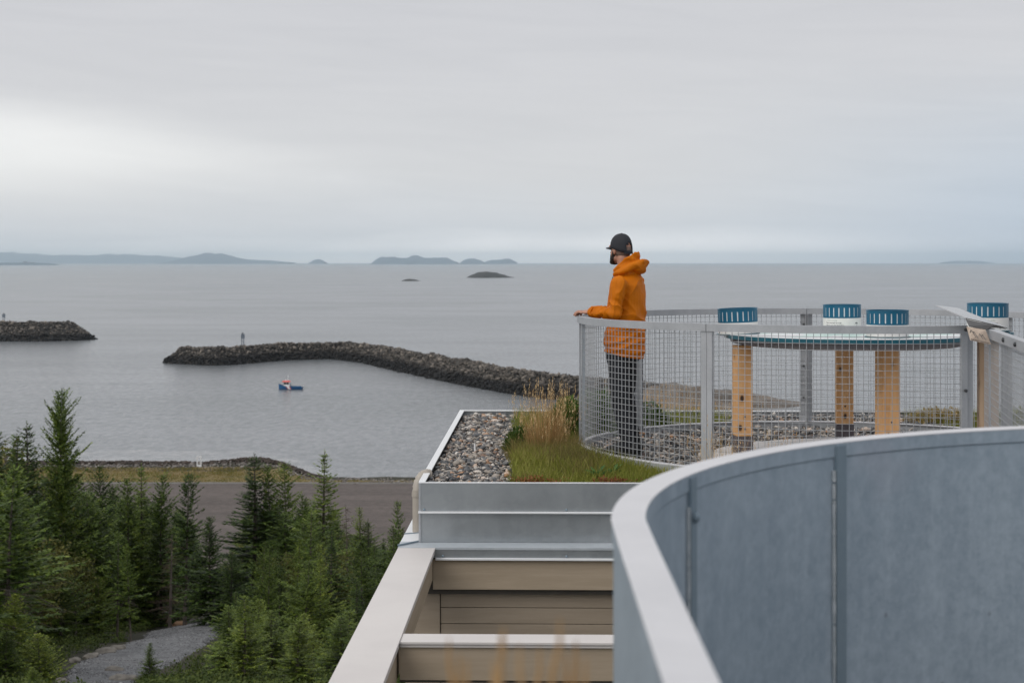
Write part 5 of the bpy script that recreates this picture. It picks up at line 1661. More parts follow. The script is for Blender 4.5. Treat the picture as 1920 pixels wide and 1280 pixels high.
P1, S1 = gravel_area(15000, 0.5, 4.8, 11.2, 15.4, lambda X, Y: in_ring(X, Y, RR - 0.02) & (X < 0.80 * (Y - 8.9)), 0.011, 0.040, 0.03)
scatter_stones('gravel', P1, S1, M['gravel'], (1.2, 0.95, 0.65), rough=0.16, smooth=True)
P1, S1 = gravel_area(9000, 1.6, 6.2, 14.2, 16.6, lambda X, Y: ~in_ring(X, Y, RR + 0.03), 0.012, 0.034, 0.05)
scatter_stones('gravel', P1, S1, M['gravel'], (1.2, 0.95, 0.65), rough=0.16, smooth=True)

# short lawn-like planting in front of the ring
X, Y = region_pts(30000, -0.05, 2.1, 11.22, 13.7, lambda X, Y: ok_roof(X, Y) & greenzone(X, Y))
mixv = fbm(X * 1.8, Y * 1.8, 51)
hgt = U(0.06, 0.15, len(X)) * (1 + 0.35 * mixv) * np.clip((v_of(X, Y) - V0) / 0.12, 0.45, 1)
sel = (mixv + RNG.normal(0, 0.28, len(X)) + 0.45 * (Y - 12.2)) < 0.10
P = np.c_[X, Y, GZ0 + 0.055 * smooth01((Y - 11.35) / 0.9)]
stuff_blades('short_grass', P[sel], hgt[sel], U(0.004, 0.008, sel.sum()), U(0.15, 0.8, sel.sum()), M['grass'])
stuff_blades('brown_grass', P[~sel], hgt[~sel] * 1.15, U(0.002, 0.0045, (~sel).sum()), U(0.15, 0.8, (~sel).sum()), M['grass_mix'])
# planting beside and behind the ring
X, Y = region_pts(17000, 0.0, 5.7, 13.5, 16.6, lambda X, Y: ok_roof(X, Y) & greenzone(X, Y))
stuff_blades('short_grass', np.c_[X, Y, np.full(len(X), GZ0)], U(0.07, 0.19, len(X)), U(0.003, 0.007, len(X)), U(0.2, 0.9, len(X)), M['grass'])

def tuft(name, label, cat, x, y, n, hmin, hmax, spread, wd, lean, mat, z=GZ0, group=None, heads=None):
    """one grass clump: stems as one mesh part, seed heads as another"""
    t = thing(name, label, cat, (x, y, z), 0, group)
    r = spread * np.sqrt(RNG.random(n)) ; a = U(0, 2 * np.pi, n)
    P = np.c_[r * np.cos(a), r * np.sin(a), np.zeros(n)]
    az = a + RNG.normal(0, 0.5, n)
    H = U(hmin, hmax, n) * (1 - 0.25 * (r / spread) ** 2)
    le = U(lean[0], lean[1], n) * (0.4 + 0.9 * r / spread)
    V, Fc = blades(P, H, U(wd * 0.6, wd * 1.3, n), le, az, 4)
    link('stems', mesh_np('stems', V, Fc), M[mat], t)['kind'] = 'stuff'
    if heads:
        m_ = int(n * heads)
        tip = np.c_[P[:m_, 0] + H[:m_] * le[:m_] * np.cos(az[:m_]), P[:m_, 1] + H[:m_] * le[:m_] * np.sin(az[:m_]), H[:m_] * (1 - .25 * le[:m_])]
        Bs = np.repeat(tip, 5, 0); Bs[:, 2] -= np.tile(np.arange(5) * 0.016, m_)
        D = np.c_[RNG.normal(0, 0.35, len(Bs)), RNG.normal(0, 0.35, len(Bs)), np.ones(len(Bs))]; D /= np.linalg.norm(D, axis=1)[:, None]
        V, Fc = kites(Bs, D, U(0.014, 0.028, len(Bs)), U(0.0018, 0.0035, len(Bs)), 0, RNG)
        link('seed_heads', mesh_np('seed_heads', V, Fc), M[mat], t)['kind'] = 'stuff'
    return t
tuft('straw_grass', 'tall straw coloured grass clump left of the ring railing', 'grass clump', 0.275, 13.05, 560, 0.30, 0.70, 0.14, 0.0036, (0.03, 0.36), 'straw', heads=0.6)
tuft('brown_grass_clump', 'brownish green grass clump at the foot of the straw grass', 'grass clump', 0.22, 12.80, 900, 0.14, 0.31, 0.26, 0.0035, (0.1, 0.7), 'grass_mix')
tuft('brown_grass_clump', 'brownish grass clump pressed against the ring railing', 'grass clump', 0.46, 13.0, 420, 0.14, 0.32, 0.12, 0.0035, (0.1, 0.7), 'grass_mix')
for i, (x, y, h, nb) in enumerate(((1.46, 11.36, 0.62, 40), (1.52, 11.42, 0.5, 30), (1.88, 11.62, 0.42, 26), (1.72, 12.35, 0.40, 34), (2.12, 12.5, 0.36, 22))):
    tuft('straw_grass', ['wispy straw grass growing in front of the double railing post', 'thin straw grass right behind the double railing post', 'few straw stems inside the ring near the left pine post',
                         'straw grass in front of the left pine post', 'few straw stems right of the left pine post'][i], 'grass clump', x, y, nb, h * .45, h, 0.09, 0.0032, (0.05, 0.5), 'straw', z=EYE - 1.60, heads=0.4)
# tall straw grass on the terrace beyond the rear parapet
for i in range(9):
    x = 1.22 + 0.17 * i + random.uniform(-.05, .05)
    tuft('straw_grass', 'straw grass on the terrace behind the rear roof edge, seen through the railing', 'grass clump', x, 17.35 + random.uniform(-.25, .25), 230, 0.35, 0.80 if i < 5 else 0.55, 0.20, 0.005, (0.03, 0.35), 'straw',
         z=EYE - 2.02, group='straw grass behind the roof edge', heads=0.3)

def shrub(label, x, y, rx, ry, h, n, leaf, mat='shrub', name='shrub', cat='shrub'):
    t = thing(name, label, cat, (x, y, GZ0))
    d = RNG.normal(0, 1, (n, 3)); d /= np.linalg.norm(d, axis=1)[:, None]; d[:, 2] = np.abs(d[:, 2])
    rr = (0.45 + 0.55 * RNG.random(n) ** 0.6)[:, None] * (1 + 0.28 * fbm(d[:, 0] * 2.5 + x, d[:, 1] * 2.5 + d[:, 2] * 2, 61))[:, None]
    P = d * rr * np.array([rx, ry, h])
    D = d * 0.8 + RNG.normal(0, 0.5, (n, 3)); D[:, 2] += 0.5; D /= np.linalg.norm(D, axis=1)[:, None]
    ll = U(0.6, 1.3, n) * leaf
    V, Fc = kites(P, D, ll, ll * 0.20, 0.2, RNG)
    link('leaves', mesh_np('leaves', V, Fc), M[mat], t)['kind'] = 'stuff'
    g = MB()
    for k in range(10):
        a = random.uniform(0, 6.28)
        g.tube([(0, 0, -0.02), (rx * .4 * math.cos(a), ry * .4 * math.sin(a), h * .5), (rx * .75 * math.cos(a), ry * .75 * math.sin(a), h * .8)], [0.006, 0.004, 0.002], 4, False)
    g.build('twigs', M['bark'], t)
    return t
shrub('small leafy green shrub between the gravel and the straw grass', 0.075, 13.45, 0.14, 0.42, 0.19, 2600, 0.045)
shrub('rounded green shrub behind the straw grass beside the railing', 0.50, 14.35, 0.20, 0.40, 0.36, 2600, 0.055)
shrub('green shrub behind the far left of the ring, seen through the mesh', 0.78, 14.75, 0.26, 0.35, 0.40, 2600, 0.055)
shrub('green shrub beside the standing man, outside the ring', 1.28, 15.3, 0.26, 0.25, 0.24, 1800, 0.05)
shrub('low olive shrub behind the right part of the ring', 4.22, 15.75, 0.34, 0.25, 0.15, 1500, 0.05, 'grass_mix')
shrub('low olive shrub at the right edge behind the side railing', 4.95, 15.6, 0.35, 0.25, 0.16, 1300, 0.05, 'grass')

# broad leaved herb in the front planting
def herb(label, x, y, s):
    t = thing('leafy_herb', label, 'plant', (x, y, GZ0 + 0.03))
    me = None
    for k in range(16):
        a = 2.4 * k + random.uniform(-.3, .3); L = s * random.uniform(0.55, 1.0); up = random.uniform(0.25, 1.1) if k > 5 else random.uniform(0.9, 1.8)
        ca, sa = math.cos(a), math.sin(a)
        vs = []
        for j, (tt2, wv) in enumerate(((0, .004), (.35, .16), (.7, .15), (1, .004))):
            r = L * tt2; z = L * up * tt2 * (1 - 0.35 * tt2) + 0.015
            for sg in (-1, 0, 1):
                vs.append((ca * r - sa * sg * wv * L, sa * r + ca * sg * wv * L, z + (0.035 * L if sg else 0)))
        fs = []
        for j in range(3):
            for q in range(2):
                b = j * 3 + q
                fs.append((b, b + 1, b + 4, b + 3))
        MB().add(vs, fs).build('leaf', M['herb'], t, smooth=True)
    MB().tube([(0, 0, -0.03), (0.01, 0, s * 0.9)], [0.004, 0.002], 5).build('stem', M['herb'], t)
    return t
herb('bright broad leaved herb growing in the short grass in front of the ring', 0.615, 11.62, 0.115)
herb('small bluish herb beside the bright broad leaved one', 0.735, 11.70, 0.085)
# red sedum mats along the metal edge
for i, (x0, x1, lab) in enumerate(((0.02, 0.34, 'rust red sedum mat along the metal edge near the gravel'), (0.58, 0.83, 'rust red sedum mat along the metal edge below the herb'))):
    n_ = 520
    X = (x0 + x1) / 2 + RNG.normal(0, (x1 - x0) / 4.2, n_) + 0.05 * np.sin(np.arange(n_) * 1.7); Y = 11.222 + np.abs(RNG.normal(0, 0.06, n_))
    kk = fbm(X * 22, Y * 22, 77 + i) > -0.15; X, Y = X[kk], Y[kk]; n_ = len(X)
    P = np.c_[X, Y, GZ0 + 0.035 + 0.085 * RNG.random(n_) * (0.55 + 0.45 * fbm(X * 14, Y * 14, 78))]
    D = RNG.normal(0, 1, (n_, 3)); D[:, 2] = np.abs(D[:, 2]) + .3; D /= np.linalg.norm(D, axis=1)[:, None]
    V, Fc = kites(P, D, U(0.012, 0.026, n_), U(0.004, 0.008, n_), 0.1, RNG)
    tag(link('sedum', mesh_np('sedum', V, Fc), M['sedum'], None, 'stuff'), lab)
# little white plant tag lying in the gravel
tag(MB().box(-0.006, 0.006, -0.0015, 0.0015, -0.01, 0.05).build('plant_tag', M['boatwhite']), 'small white plastic tag standing in the gravel', 'tag').location = tuple(at(890, 843, 12.75) + Vector((0, 0, 0)))

# out-of-focus dried stems standing in front of the viewer
STEMS = [  # tuft label, tuft root px, depth, [(tip px, tip py, bend px)]
    ('blurred brown dried grass in the foreground, leftmost tuft', 875, 1.22, [(842, 1196, -22), (862, 1226, -8), (876, 1236, 12)]),
    ('blurred brown dried grass in the foreground, tuft with an upright straight stem', 935, 1.3, [(939, 1188, 2), (944, 1172, 34), (925, 1236, -16)]),
    ('blurred brown dried grass in the foreground, tuft with the tallest bent tip', 990, 1.26, [(1050, 1158, 40), (1012, 1212, 22), (975, 1208, -20)]),
    ('blurred brown dried grass in the foreground, rightmost tuft beside the guard wall', 1070, 1.34, [(1062, 1226, -8), (1080, 1200, 5), (1098, 1232, 22)])]
for lab, rx_, d, tips in STEMS:
    root = at(rx_, 491, d); root.z = EYE - 1.60
    t = thing('dried_stems', lab, 'grass clump', root)
    g = MB(); hds = MB()
    for tx, ty, bend in tips:
        dd = d + random.uniform(-.12, .12)
        tip = at(tx, ty, dd) - root; low = at(tx - bend * 1.5, ty + abs(bend) * 0.9 + 34, dd) - root
        r0 = Vector((random.uniform(-.03, .03), random.uniform(-.03, .03), -.02))
        pts = []
        for k in range(13):
            f = k / 12
            a_ = r0.lerp(low, f); b_ = low.lerp(tip + Vector((0, 0, -0.02)), f)
            pts.append(a_.lerp(b_, f * f))
        pts.append(Vector(tip))
        g.tube(pts, [0.0012] * 9 + [0.0011, 0.0010, 0.0010, 0.0009, 0.0008], 5)
        hds.tube(pts[8:], [0.0012, 0.0023, 0.0028, 0.0025, 0.0019, 0.0008], 5)
    g.build('stems', M['straw_brown'], t)['kind'] = 'stuff'
    hds.build('seed_heads', M['straw_brown'], t)['kind'] = 'stuff'

# ================================================================== THE MAN AT THE RAILING
class Blob:
    """overlapping rounded solids that a voxel remesh fuses into one continuous skin"""
    def __init__(self): self.bm = bmesh.new()
    def _sphere_pts(self, c, r, n=10):
        out = []
        for i in range(n + 1):
            th = math.pi * i / n
            for k in range(12):
                a = 2 * math.pi * k / 12
                out.append((c[0] + r * math.sin(th) * math.cos(a), c[1] + r * math.sin(th) * math.sin(a), c[2] + r * math.cos(th)))
        return out
    def hull(self, pts):
        vs = [self.bm.verts.new(p) for p in pts]
        r = bmesh.ops.convex_hull(self.bm, input=vs, use_existing_faces=False)
        dead = [v for v in vs if v.is_valid and not v.link_faces]
        bmesh.ops.delete(self.bm, geom=dead, context='VERTS')
        return self
    def limb(self, p, q, r0, r1):
        return self.hull(self._sphere_pts(p, r0) + self._sphere_pts(q, r1))
    def ball(self, c, r, rot=None):
        r = (r, r, r) if not isinstance(r, (tuple, list)) else r
        M4 = rot if rot is not None else Matrix.Identity(3)
        vs = []
        for p in self._sphere_pts((0, 0, 0), 1.0, 14):
            q = M4 @ Vector((p[0] * r[0], p[1] * r[1], p[2] * r[2]))
            vs.append((c[0] + q.x, c[1] + q.y, c[2] + q.z))
        return self.hull(vs)
    def loft(self, rings, n=28):
        """rings of (z, cx, cy, rx, ry[, dz per y])"""
        allv = []
        for rg in rings:
            z, cx, cy, rx, ry = rg[:5]; sh = rg[5] if len(rg) > 5 else 0.0
            row = []
            for k in range(n):
                a = 2 * math.pi * k / n
                ca, sa = math.cos(a), math.sin(a)
                e = 0.85
                x = rx * math.copysign(abs(ca) ** e, ca); y = ry * math.copysign(abs(sa) ** e, sa)
                row.append(self.bm.verts.new((cx + x, cy + y, z + sh * y)))
            allv.append(row)
        for i in range(len(allv) - 1):
            for k in range(n):
                self.bm.faces.new((allv[i][k], allv[i][(k + 1) % n], allv[i + 1][(k + 1) % n], allv[i + 1][k]))
        self.bm.faces.new(allv[0][::-1]); self.bm.faces.new(allv[-1])
        return self
    def fuse(self, name, voxel, smooth_iter=4):
        me = bpy.data.meshes.new('blob'); self.bm.to_mesh(me); self.bm.free()
        ob = bpy.data.objects.new('blob', me); C.objects.link(ob)
        md = ob.modifiers.new('r', 'REMESH'); md.mode = 'VOXEL'; md.voxel_size = voxel; md.use_smooth_shade = True
        sm = ob.modifiers.new('s', 'SMOOTH'); sm.factor = 0.5; sm.iterations = smooth_iter
        out = bpy.data.meshes.new_from_object(ob.evaluated_get(bpy.context.evaluated_depsgraph_get()))
        bpy.data.objects.remove(ob)
        out.name = name
        out.polygons.foreach_set('use_smooth', np.ones(len(out.polygons), bool))
        return out

def wrinkle(me, fn, gain=1.0):
    """push vertices along their normals by fn(position)"""
    n = len(me.vertices)
    co = np.empty(n * 3, np.float32); me.vertices.foreach_get('co', co); co = co.reshape(-1, 3)
    no = np.array([v.normal[:] for v in me.vertices])
    co = co + no * (gain * fn(co.astype(float)))[:, None]
    me.vertices.foreach_set('co', co.astype(np.float32).ravel()); me.update()

PHI = math.atan2(0.90, 0.43)
man = thing('person', 'man in orange hooded jacket and black cap leaning on the ring railing, facing the sea', 'person', ((1182 - 960) / F * 13.15, 13.15, Z(FLOOR)), PHI)
HEADM = Matrix.Translation((0.0, 0.085, 1.69)) @ Matrix.Rotation(R(-25), 4, 'Z') @ Matrix.Rotation(R(1), 4, 'X')
def hd(x, y, z):
    q = HEADM @ Vector((x, y, z)); return (q.x, q.y, q.z)
HR = HEADM.to_3x3()
b = Blob()
b.ball(hd(0, -0.008, 0.010), (0.074, 0.094, 0.098), HR)           # skull
b.ball(hd(0, 0.035, -0.045), (0.060, 0.060, 0.080), HR)           # face
b.ball(hd(0, 0.062, -0.098), (0.036, 0.032, 0.030), HR)           # chin
b.limb(hd(0.045, 0.02, -0.085), hd(0.012, 0.068, -0.100), 0.022, 0.020).limb(hd(-0.045, 0.02, -0.085), hd(-0.012, 0.068, -0.100), 0.022, 0.020)   # jaw
b.limb(hd(0, 0.088, -0.005), hd(0, 0.108, -0.040), 0.010, 0.013)  # nose
b.limb(hd(-0.018, 0.088, -0.072), hd(0.018, 0.088, -0.072), 0.009, 0.009)    # mouth
b.limb(hd(-0.045, 0.078, 0.012), hd(0.045, 0.078, 0.012), 0.012, 0.012)      # brow
for sg in (-1, 1):
    b.ball(hd(sg * 0.030, 0.083, -0.006), 0.012)                  # eyes
    b.ball(hd(sg * 0.074, -0.004, -0.022), (0.010, 0.018, 0.030), HR @ Matrix.Rotation(sg * R(14), 3, 'Z'))    # ears
    b.limb(hd(sg * 0.076, -0.006, -0.048), hd(sg * 0.074, 0.0, -0.03), 0.008, 0.010)
b.limb((0, 0.02, 1.42), hd(0, -0.030, -0.085), 0.062, 0.058)      # neck
b.loft([(0.80, 0, 0.055, 0.14, 0.10), (1.0, 0, 0.05, 0.14, 0.10), (1.25, 0, 0.035, 0.16, 0.105), (1.40, 0, 0.025, 0.15, 0.09), (1.46, 0, 0.02, 0.07, 0.06)])
ARM = {-1: [(-0.200, 0.02, 1.405), (-0.246, 0.030, 1.150), (-0.085, 0.300, 1.160)], 1: [(0.200, 0.03, 1.405), (0.255, 0.085, 1.150), (0.165, 0.400, 1.160)]}
HANDDIR = {-1: Vector((0.26, 0.96, 0)).normalized(), 1: Vector((-0.15, 0.98, 0)).normalized()}
for sg in (-1, 1):
    s, e, w_ = ARM[sg]
    b.limb(s, e, 0.042, 0.030).limb(e, w_, 0.030, 0.026)
    hdv = HANDDIR[sg]; sd = Vector((hdv.y, -hdv.x, 0))
    wv = Vector(w_)
    # palm lying on the rail, four fingers folding over its outer edge, thumb along the inner side
    pc = wv + hdv * 0.055 + Vector((0, 0, -0.004))
    rotm = Matrix((sd, hdv, Vector((0, 0, 1)))).transposed()
    b.ball(tuple(pc), (0.041, 0.050, 0.0155), rotm)
    b.limb(tuple(wv), tuple(pc), 0.025, 0.017)
    for k, (off, ln) in enumerate(((-0.030, 0.072), (-0.010, 0.082), (0.011, 0.078), (0.031, 0.062))):
        r0 = pc + hdv * 0.040 + sd * off * sg * -1
        k1 = r0 + hdv * ln * 0.42 + Vector((0, 0, 0.004))
        k2 = k1 + hdv * ln * 0.32 + Vector((0, 0, -0.014))
        k3 = k2 + hdv * ln * 0.16 + Vector((0, 0, -0.020))
        b.limb(tuple(r0), tuple(k1), 0.0098, 0.0090).limb(tuple(k1), tuple(k2), 0.0090, 0.0082).limb(tuple(k2), tuple(k3), 0.0082, 0.0072)
    t0 = pc - hdv * 0.020 - sd * (-sg) * 0.036 * -1
    inn = Vector((-sg * sd.x, -sg * sd.y, 0)) if False else (sd if sg < 0 else -sd)
    t0 = pc - hdv * 0.018 + inn * 0.034
    t1 = t0 + hdv * 0.030 + inn * 0.020 + Vector((0, 0, -0.004)); t2 = t1 + hdv * 0.030 + inn * 0.006 + Vector((0, 0, -0.006))
    b.limb(tuple(t0), tuple(t1), 0.0125, 0.0105).limb(tuple(t1), tuple(t2), 0.0105, 0.0085)
LEG = {-1: [(-0.095, 0.070, 0.86), (-0.098, 0.055, 0.47), (-0.105, -0.015, 0.085)], 1: [(0.095, 0.070, 0.86), (0.092, 0.075, 0.47), (0.098, 0.020, 0.085)]}
for sg in (-1, 1):
    h_, k_, a_ = LEG[sg]
    b.limb(h_, k_, 0.075, 0.052).limb(k_, a_, 0.050, 0.034)
    b.limb((a_[0], a_[1] - 0.01, 0.05), (a_[0] + sg * 0.015, a_[1] + 0.13, 0.035), 0.034, 0.026)
body = link('body', b.fuse('body', 0.0052, 3), M['skin'], man)

# trousers
b = Blob()
b.loft([(0.76, 0, 0.065, 0.165, 0.125), (0.86, 0, 0.062, 0.182, 0.138), (0.98, 0, 0.055, 0.170, 0.125)])
for sg in (-1, 1):
    h_, k_, a_ = LEG[sg]
    b.limb((h_[0], h_[1], 0.82), k_, 0.100, 0.076).limb(k_, (a_[0], a_[1], 0.12), 0.076, 0.062)
    b.limb((a_[0], a_[1], 0.12), (a_[0], a_[1] + 0.004, 0.075), 0.062, 0.066)
me = b.fuse('trousers', 0.009, 4)
def fn(co):
    x, y, z = co.T
    knee = np.exp(-((z - 0.47) / 0.10) ** 2); ank = np.exp(-((z - 0.16) / 0.10) ** 2); seat = np.exp(-((z - 0.80) / 0.10) ** 2)
    rg = np.sin(z * 95 + 7 * fbm(x * 9, y * 9 + z * 3, 71, 2))
    return 0.0045 * rg * (0.9 * ank + 0.7 * knee + 0.4 * seat) + 0.007 * fbm(x * 9 + z * 2, z * 7 + y * 4, 72, 3)
wrinkle(me, fn)
link('trousers', me, M['trouser'], man)
for sg in (-1, 1):
    a_ = LEG[sg][2]
    b = Blob()
    fx = sg * 0.018
    b.limb((a_[0], a_[1] - 0.055, 0.045), (a_[0], a_[1] - 0.01, 0.085), 0.040, 0.046)
    b.limb((a_[0], a_[1] - 0.05, 0.036), (a_[0] + fx, a_[1] + 0.115, 0.036), 0.040, 0.044)
    b.limb((a_[0] + fx * 0.5, a_[1] + 0.02, 0.07), (a_[0] + fx, a_[1] + 0.16, 0.034), 0.040, 0.034)
    me = b.fuse('shoe', 0.007, 3)
    sh = link('shoe', me, M['shoe_black'], man)
    MB().prism([(a_[0] + fx * t_ + sxx, a_[1] + yy) for t_, sxx, yy in ((0, -0.042, -0.085), (0, 0.042, -0.085), (.7, 0.048, 0.09), (1, 0.036, 0.165), (1, 0.0, 0.196), (1, -0.036, 0.165), (.7, -0.048, 0.09))], -0.012, 0.012).build('sole', M['bolt'], sh)

# shell jacket: body, sleeves, collar and thrown-back hood
b = Blob()
b.loft([(0.815, 0, 0.050, 0.196, 0.150, 0.22), (0.86, 0, 0.050, 0.207, 0.160, 0.20), (0.95, 0, 0.048, 0.206, 0.158, 0.12), (1.06, 0, 0.040, 0.188, 0.150, 0.05), (1.18, 0, 0.032, 0.166, 0.150), (1.30, 0, 0.028, 0.168, 0.146),
        (1.385, 0, 0.022, 0.190, 0.130), (1.435, 0, 0.020, 0.160, 0.110), (1.475, 0, 0.024, 0.105, 0.092), (1.50, 0, 0.03, 0.085, 0.085)])
for sg in (-1, 1):
    s, e, w_ = ARM[sg]
    b.ball((s[0] * 0.96, s[1], s[2] - 0.012), (0.072, 0.078, 0.070))
    b.limb((s[0], s[1], s[2] - 0.01), (e[0], e[1], e[2] + 0.02), 0.071, 0.061)
    cuff = Vector(e).lerp(Vector(w_), 0.93)
    b.limb((e[0], e[1], e[2] + 0.015), tuple(cuff), 0.062, 0.044)
me = b.fuse('jacket', 0.0064, 1)
eL, wL, sL = Vector(ARM[-1][1]), Vector(ARM[-1][2]), Vector(ARM[-1][0])
def fn(co):
    x, y, z = co.T
    d = np.zeros(len(co))
    for sg in (-1, 1):
        s, e, w_ = (np.array(p) for p in ARM[sg])
        ax = (w_ - e) / np.linalg.norm(w_ - e)
        t = ((co - e) @ ax) / np.linalg.norm(w_ - e)
        rad = np.linalg.norm(co - e - ((co - e) @ ax)[:, None] * ax, axis=1)
        m_ = np.exp(-(rad / 0.075) ** 4) * smooth01((t - 0.02) / 0.25) * smooth01((x * sg - 0.03) / 0.05)
        ph = fbm(co[:, 0] * 14 + co[:, 2] * 11, co[:, 1] * 9 - co[:, 2] * 6, 81, 2)
        d += 0.012 * m_ * (1 - 2 * np.abs(np.sin(t * 13 + 2.6 * ph)) ** 0.7)
        # diagonal pulls on the upper arm
        axu = (e - s) / np.linalg.norm(e - s)
        tu = ((co - s) @ axu) / np.linalg.norm(e - s)
        rdu = np.linalg.norm(co - s - ((co - s) @ axu)[:, None] * axu, axis=1)
        mu = np.exp(-(rdu / 0.095) ** 4) * smooth01((tu - 0.25) / 0.4) * (1 - smooth01((tu - 0.85) / 0.25)) * smooth01((x * sg - 0.10) / 0.06)
        d += 0.0085 * mu * (1 - 2 * np.abs(np.sin(tu * 8 + y * 13 + 2.2 * ph)) ** 0.7)
    wst = np.exp(-((z - 1.06) / 0.11) ** 2) * (np.abs(x) < 0.22)
    d += 0.0085 * wst * (1 - 2 * np.abs(np.sin(z * 27 + x * 9 + y * 5 + 2.6 * fbm(x * 5, z * 4 + y * 5, 83, 2))) ** 0.7)
    low = np.exp(-((z - 0.90) / 0.09) ** 2)
    d += 0.0070 * low * (1 - 2 * np.abs(np.sin(z * 34 - x * 9 + 2.6 * fbm(x * 6, z * 5 + y * 4, 84, 2))) ** 0.7)
    back = (y < 0.02) * smooth01((z - 1.0) / 0.2)
    d += 0.0080 * back * (1 - 2 * np.abs(np.sin(x * 15 - z * 6 + 2 * fbm(x * 5, z * 5, 85, 2))) ** 0.7)
    d += 0.008 * fbm(x * 8 + y * 5, z * 7 - y * 4, 86, 3)
    d -= 0.012 * np.exp(-((z - 1.05) / 0.012) ** 2) * 0.25
    d -= 0.006 * np.exp(-((z - (0.84 + 0.2 * (y - 0.05))) / 0.010) ** 2)
    return d
wrinkle(me, fn, 1.15)
jk = link('jacket', me, M['jacket'], man)
for sg in (-1, 1):
    s, e, w_ = ARM[sg]
    c0 = Vector(e).lerp(Vector(w_), 0.90); c1 = Vector(e).lerp(Vector(w_), 1.06)
    MB().tube([c0, c1], [0.047, 0.042], 16).build('cuff', M['jacket'], jk, smooth='auto')

b = Blob()
# standing collar: low at the throat, high behind the head
ncol = 18
prev = None
for k in range(ncol + 1):
    a = 2 * math.pi * k / ncol
    bk = 0.5 - 0.5 * math.cos(a)                                   # 0 at the throat, 1 behind
    rx, ry = 0.088, 0.092
    x, y = rx * math.sin(a), 0.040 + ry * math.cos(a) - 0.012 * bk
    top = 1.515 + 0.140 * bk ** 1.15
    botz = 1.43
    cur = ((x * 1.05, y, botz), (x * 1.02, y - 0.006 * bk, top))
    b.limb(cur[0], cur[1], 0.016, 0.0115)
    if prev:
        b.hull(b._sphere_pts(prev[0], 0.014, 5) + b._sphere_pts(prev[1], 0.0095, 5) + b._sphere_pts(cur[0], 0.014, 5) + b._sphere_pts(cur[1], 0.0095, 5))
    prev = cur
# the hood bag hanging behind, draping to the shoulders
for k in range(13):
    q = -1 + 2 * k / 12
    a = q * 2.15
    x = 0.122 * math.sin(a); y = 0.018 - 0.128 * math.cos(a)
    z = 1.560 - 0.085 * (1 - math.cos(a)) * 0.62
    rr_ = 0.040 - 0.016 * abs(q)
    cur = (x, y, z)
    if k: b.limb(pv, cur, pr_, rr_)
    pv, pr_ = cur, rr_
b.ball((0, -0.085, 1.520), (0.095, 0.050, 0.045))
b.limb((-0.045, -0.125, 1.575), (0.045, -0.125, 1.575), 0.022, 0.022)
me = b.fuse('hood', 0.0065, 3)
wrinkle(me, lambda co: 0.0045 * (1 - 2 * np.abs(np.sin(co[:, 2] * 42 + co[:, 0] * 16 + 2 * fbm(co[:, 0] * 9, co[:, 1] * 9, 91, 2)))) + 0.004 * fbm(co[:, 0] * 14, co[:, 2] * 15 + co[:, 1] * 9, 92, 2))
link('hood', me, M['jacket'], man)
MB().tube([(-0.055, 0.125, 1.47), (-0.060, 0.140, 1.43), (-0.058, 0.138, 1.385)], 0.0028, 5).build('drawcord', M['cord'], man)

# beard, cropped hair, cap
b = Blob()
for sg in (-1, 1):
    b.limb(hd(sg * 0.064, 0.018, -0.035), hd(sg * 0.058, 0.030, -0.085), 0.012, 0.018)
    b.limb(hd(sg * 0.058, 0.030, -0.085), hd(sg * 0.020, 0.072, -0.112), 0.019, 0.022)
    b.limb(hd(sg * 0.022, 0.090, -0.060), hd(sg * 0.026, 0.084, -0.095), 0.008, 0.014)
b.limb(hd(-0.020, 0.076, -0.115), hd(0.020, 0.076, -0.115), 0.024, 0.024)
b.limb(hd(-0.016, 0.094, -0.058), hd(0.016, 0.094, -0.058), 0.007, 0.007)
me = b.fuse('beard', 0.004, 2)
wrinkle(me, lambda co: 0.002 * fbm(co[:, 0] * 160, co[:, 1] * 160 + co[:, 2] * 150, 95, 2))
link('beard', me, M['beard'], man)
b = Blob()
b.ball(hd(0, -0.022, -0.012), (0.0735, 0.0835, 0.078), HR)
link('cropped_hair', b.fuse('cropped_hair', 0.005, 2), M['stubble'], man)

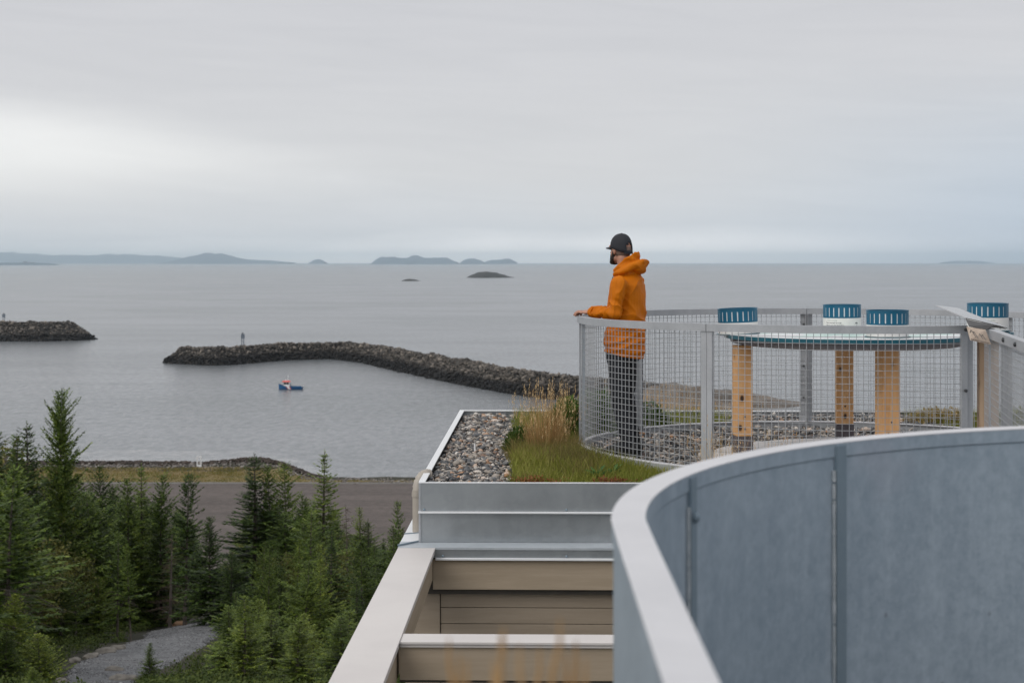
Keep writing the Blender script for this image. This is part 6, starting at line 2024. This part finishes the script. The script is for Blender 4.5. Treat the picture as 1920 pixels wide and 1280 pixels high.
def cap():
    vs, fs = [], []
    n, m_ = 48, 14
    for j in range(m_ + 1):
        th = (math.pi / 2) * (1 - j / m_)
        for k in range(n):
            a = 2 * math.pi * k / n                                 # 90 deg is the face side
            rx, ry, rz = 0.0835, 0.1035, 0.098
            prof = math.cos(th) ** 0.95 if th < math.pi / 2 else 0.0
            x, y = rx * prof * math.cos(a), -0.008 + ry * prof * math.sin(a)
            z = 0.022 + rz * math.sin(th)
            drop = (1 - math.sin(th)) ** 2
            z -= drop * (0.062 * (0.5 - 0.5 * math.sin(a)) + 0.004)    # lower behind than in front
            q = hd(x, y, z); vs.append(q)
    for j in range(m_):
        for k in range(n):
            ang = 360 * (k + 0.5) / n
            dd = abs((ang - 270 + 180) % 360 - 180)
            # arched opening above the strap at the back of the cap
            arch = 27 * math.sqrt(max(0.0, 1 - ((m_ - j - 1) / 3.2) ** 2)) if j > m_ - 5 else 0
            if dd < arch and j < m_ - 1: continue
            a0, b0 = j * n + k, j * n + (k + 1) % n
            fs.append((a0, b0, b0 + n, a0 + n))
    o = MB().add(vs, fs).build('cap', M['cap_black'], man, smooth=True)
    md = o.modifiers.new('thickness', 'SOLIDIFY'); md.thickness = 0.003
    # brim
    top, bot = [], []
    nb = 22
    g = MB()
    rows = []
    for i in range(7):
        f = i / 6.0
        row = []
        for k in range(nb + 1):
            q = -1 + 2 * k / nb
            a = R(90) - q * R(58)
            x0, y0 = 0.083 * math.cos(a), -0.008 + 0.103 * math.sin(a)
            reach = 0.068 * (1 - abs(q) ** 2.6)
            y = y0 + reach * f
            x = x0 * (1 - 0.04 * f)
            z = 0.016 - 0.10 * reach * f * 1.6 - 0.030 * (abs(q) ** 2) * f - 0.004
            row.append(hd(x, y, z))
        rows.append(row)
    vs2 = [p for r_ in rows for p in r_]
    fs2 = [(i * (nb + 1) + k, i * (nb + 1) + k + 1, (i + 1) * (nb + 1) + k + 1, (i + 1) * (nb + 1) + k) for i in range(6) for k in range(nb)]
    br = g.add(vs2, fs2).build('brim', M['cap_black'], o, smooth=True)
    md = br.modifiers.new('thickness', 'SOLIDIFY'); md.thickness = 0.005
    g = MB()
    pts = []
    for k in range(15):
        a = R(270) - R(36) + R(72) * k / 14
        pts.append(hd(0.0845 * math.cos(a), -0.008 + 0.1045 * math.sin(a), -0.0400))
    g2 = []
    for p, q in zip(pts[:-1], pts[1:]):
        g.bar(p, q, 0.003, 0.017)
    g.build('strap', M['cap_black'], o)
    MB().lathe([(0.006, 0), (0.005, 0.003), (0.001, 0.005)], n=12).build('button', M['cap_black'], o).matrix_local = HEADM @ Matrix.Translation((0, -0.008, 0.1185))
cap()
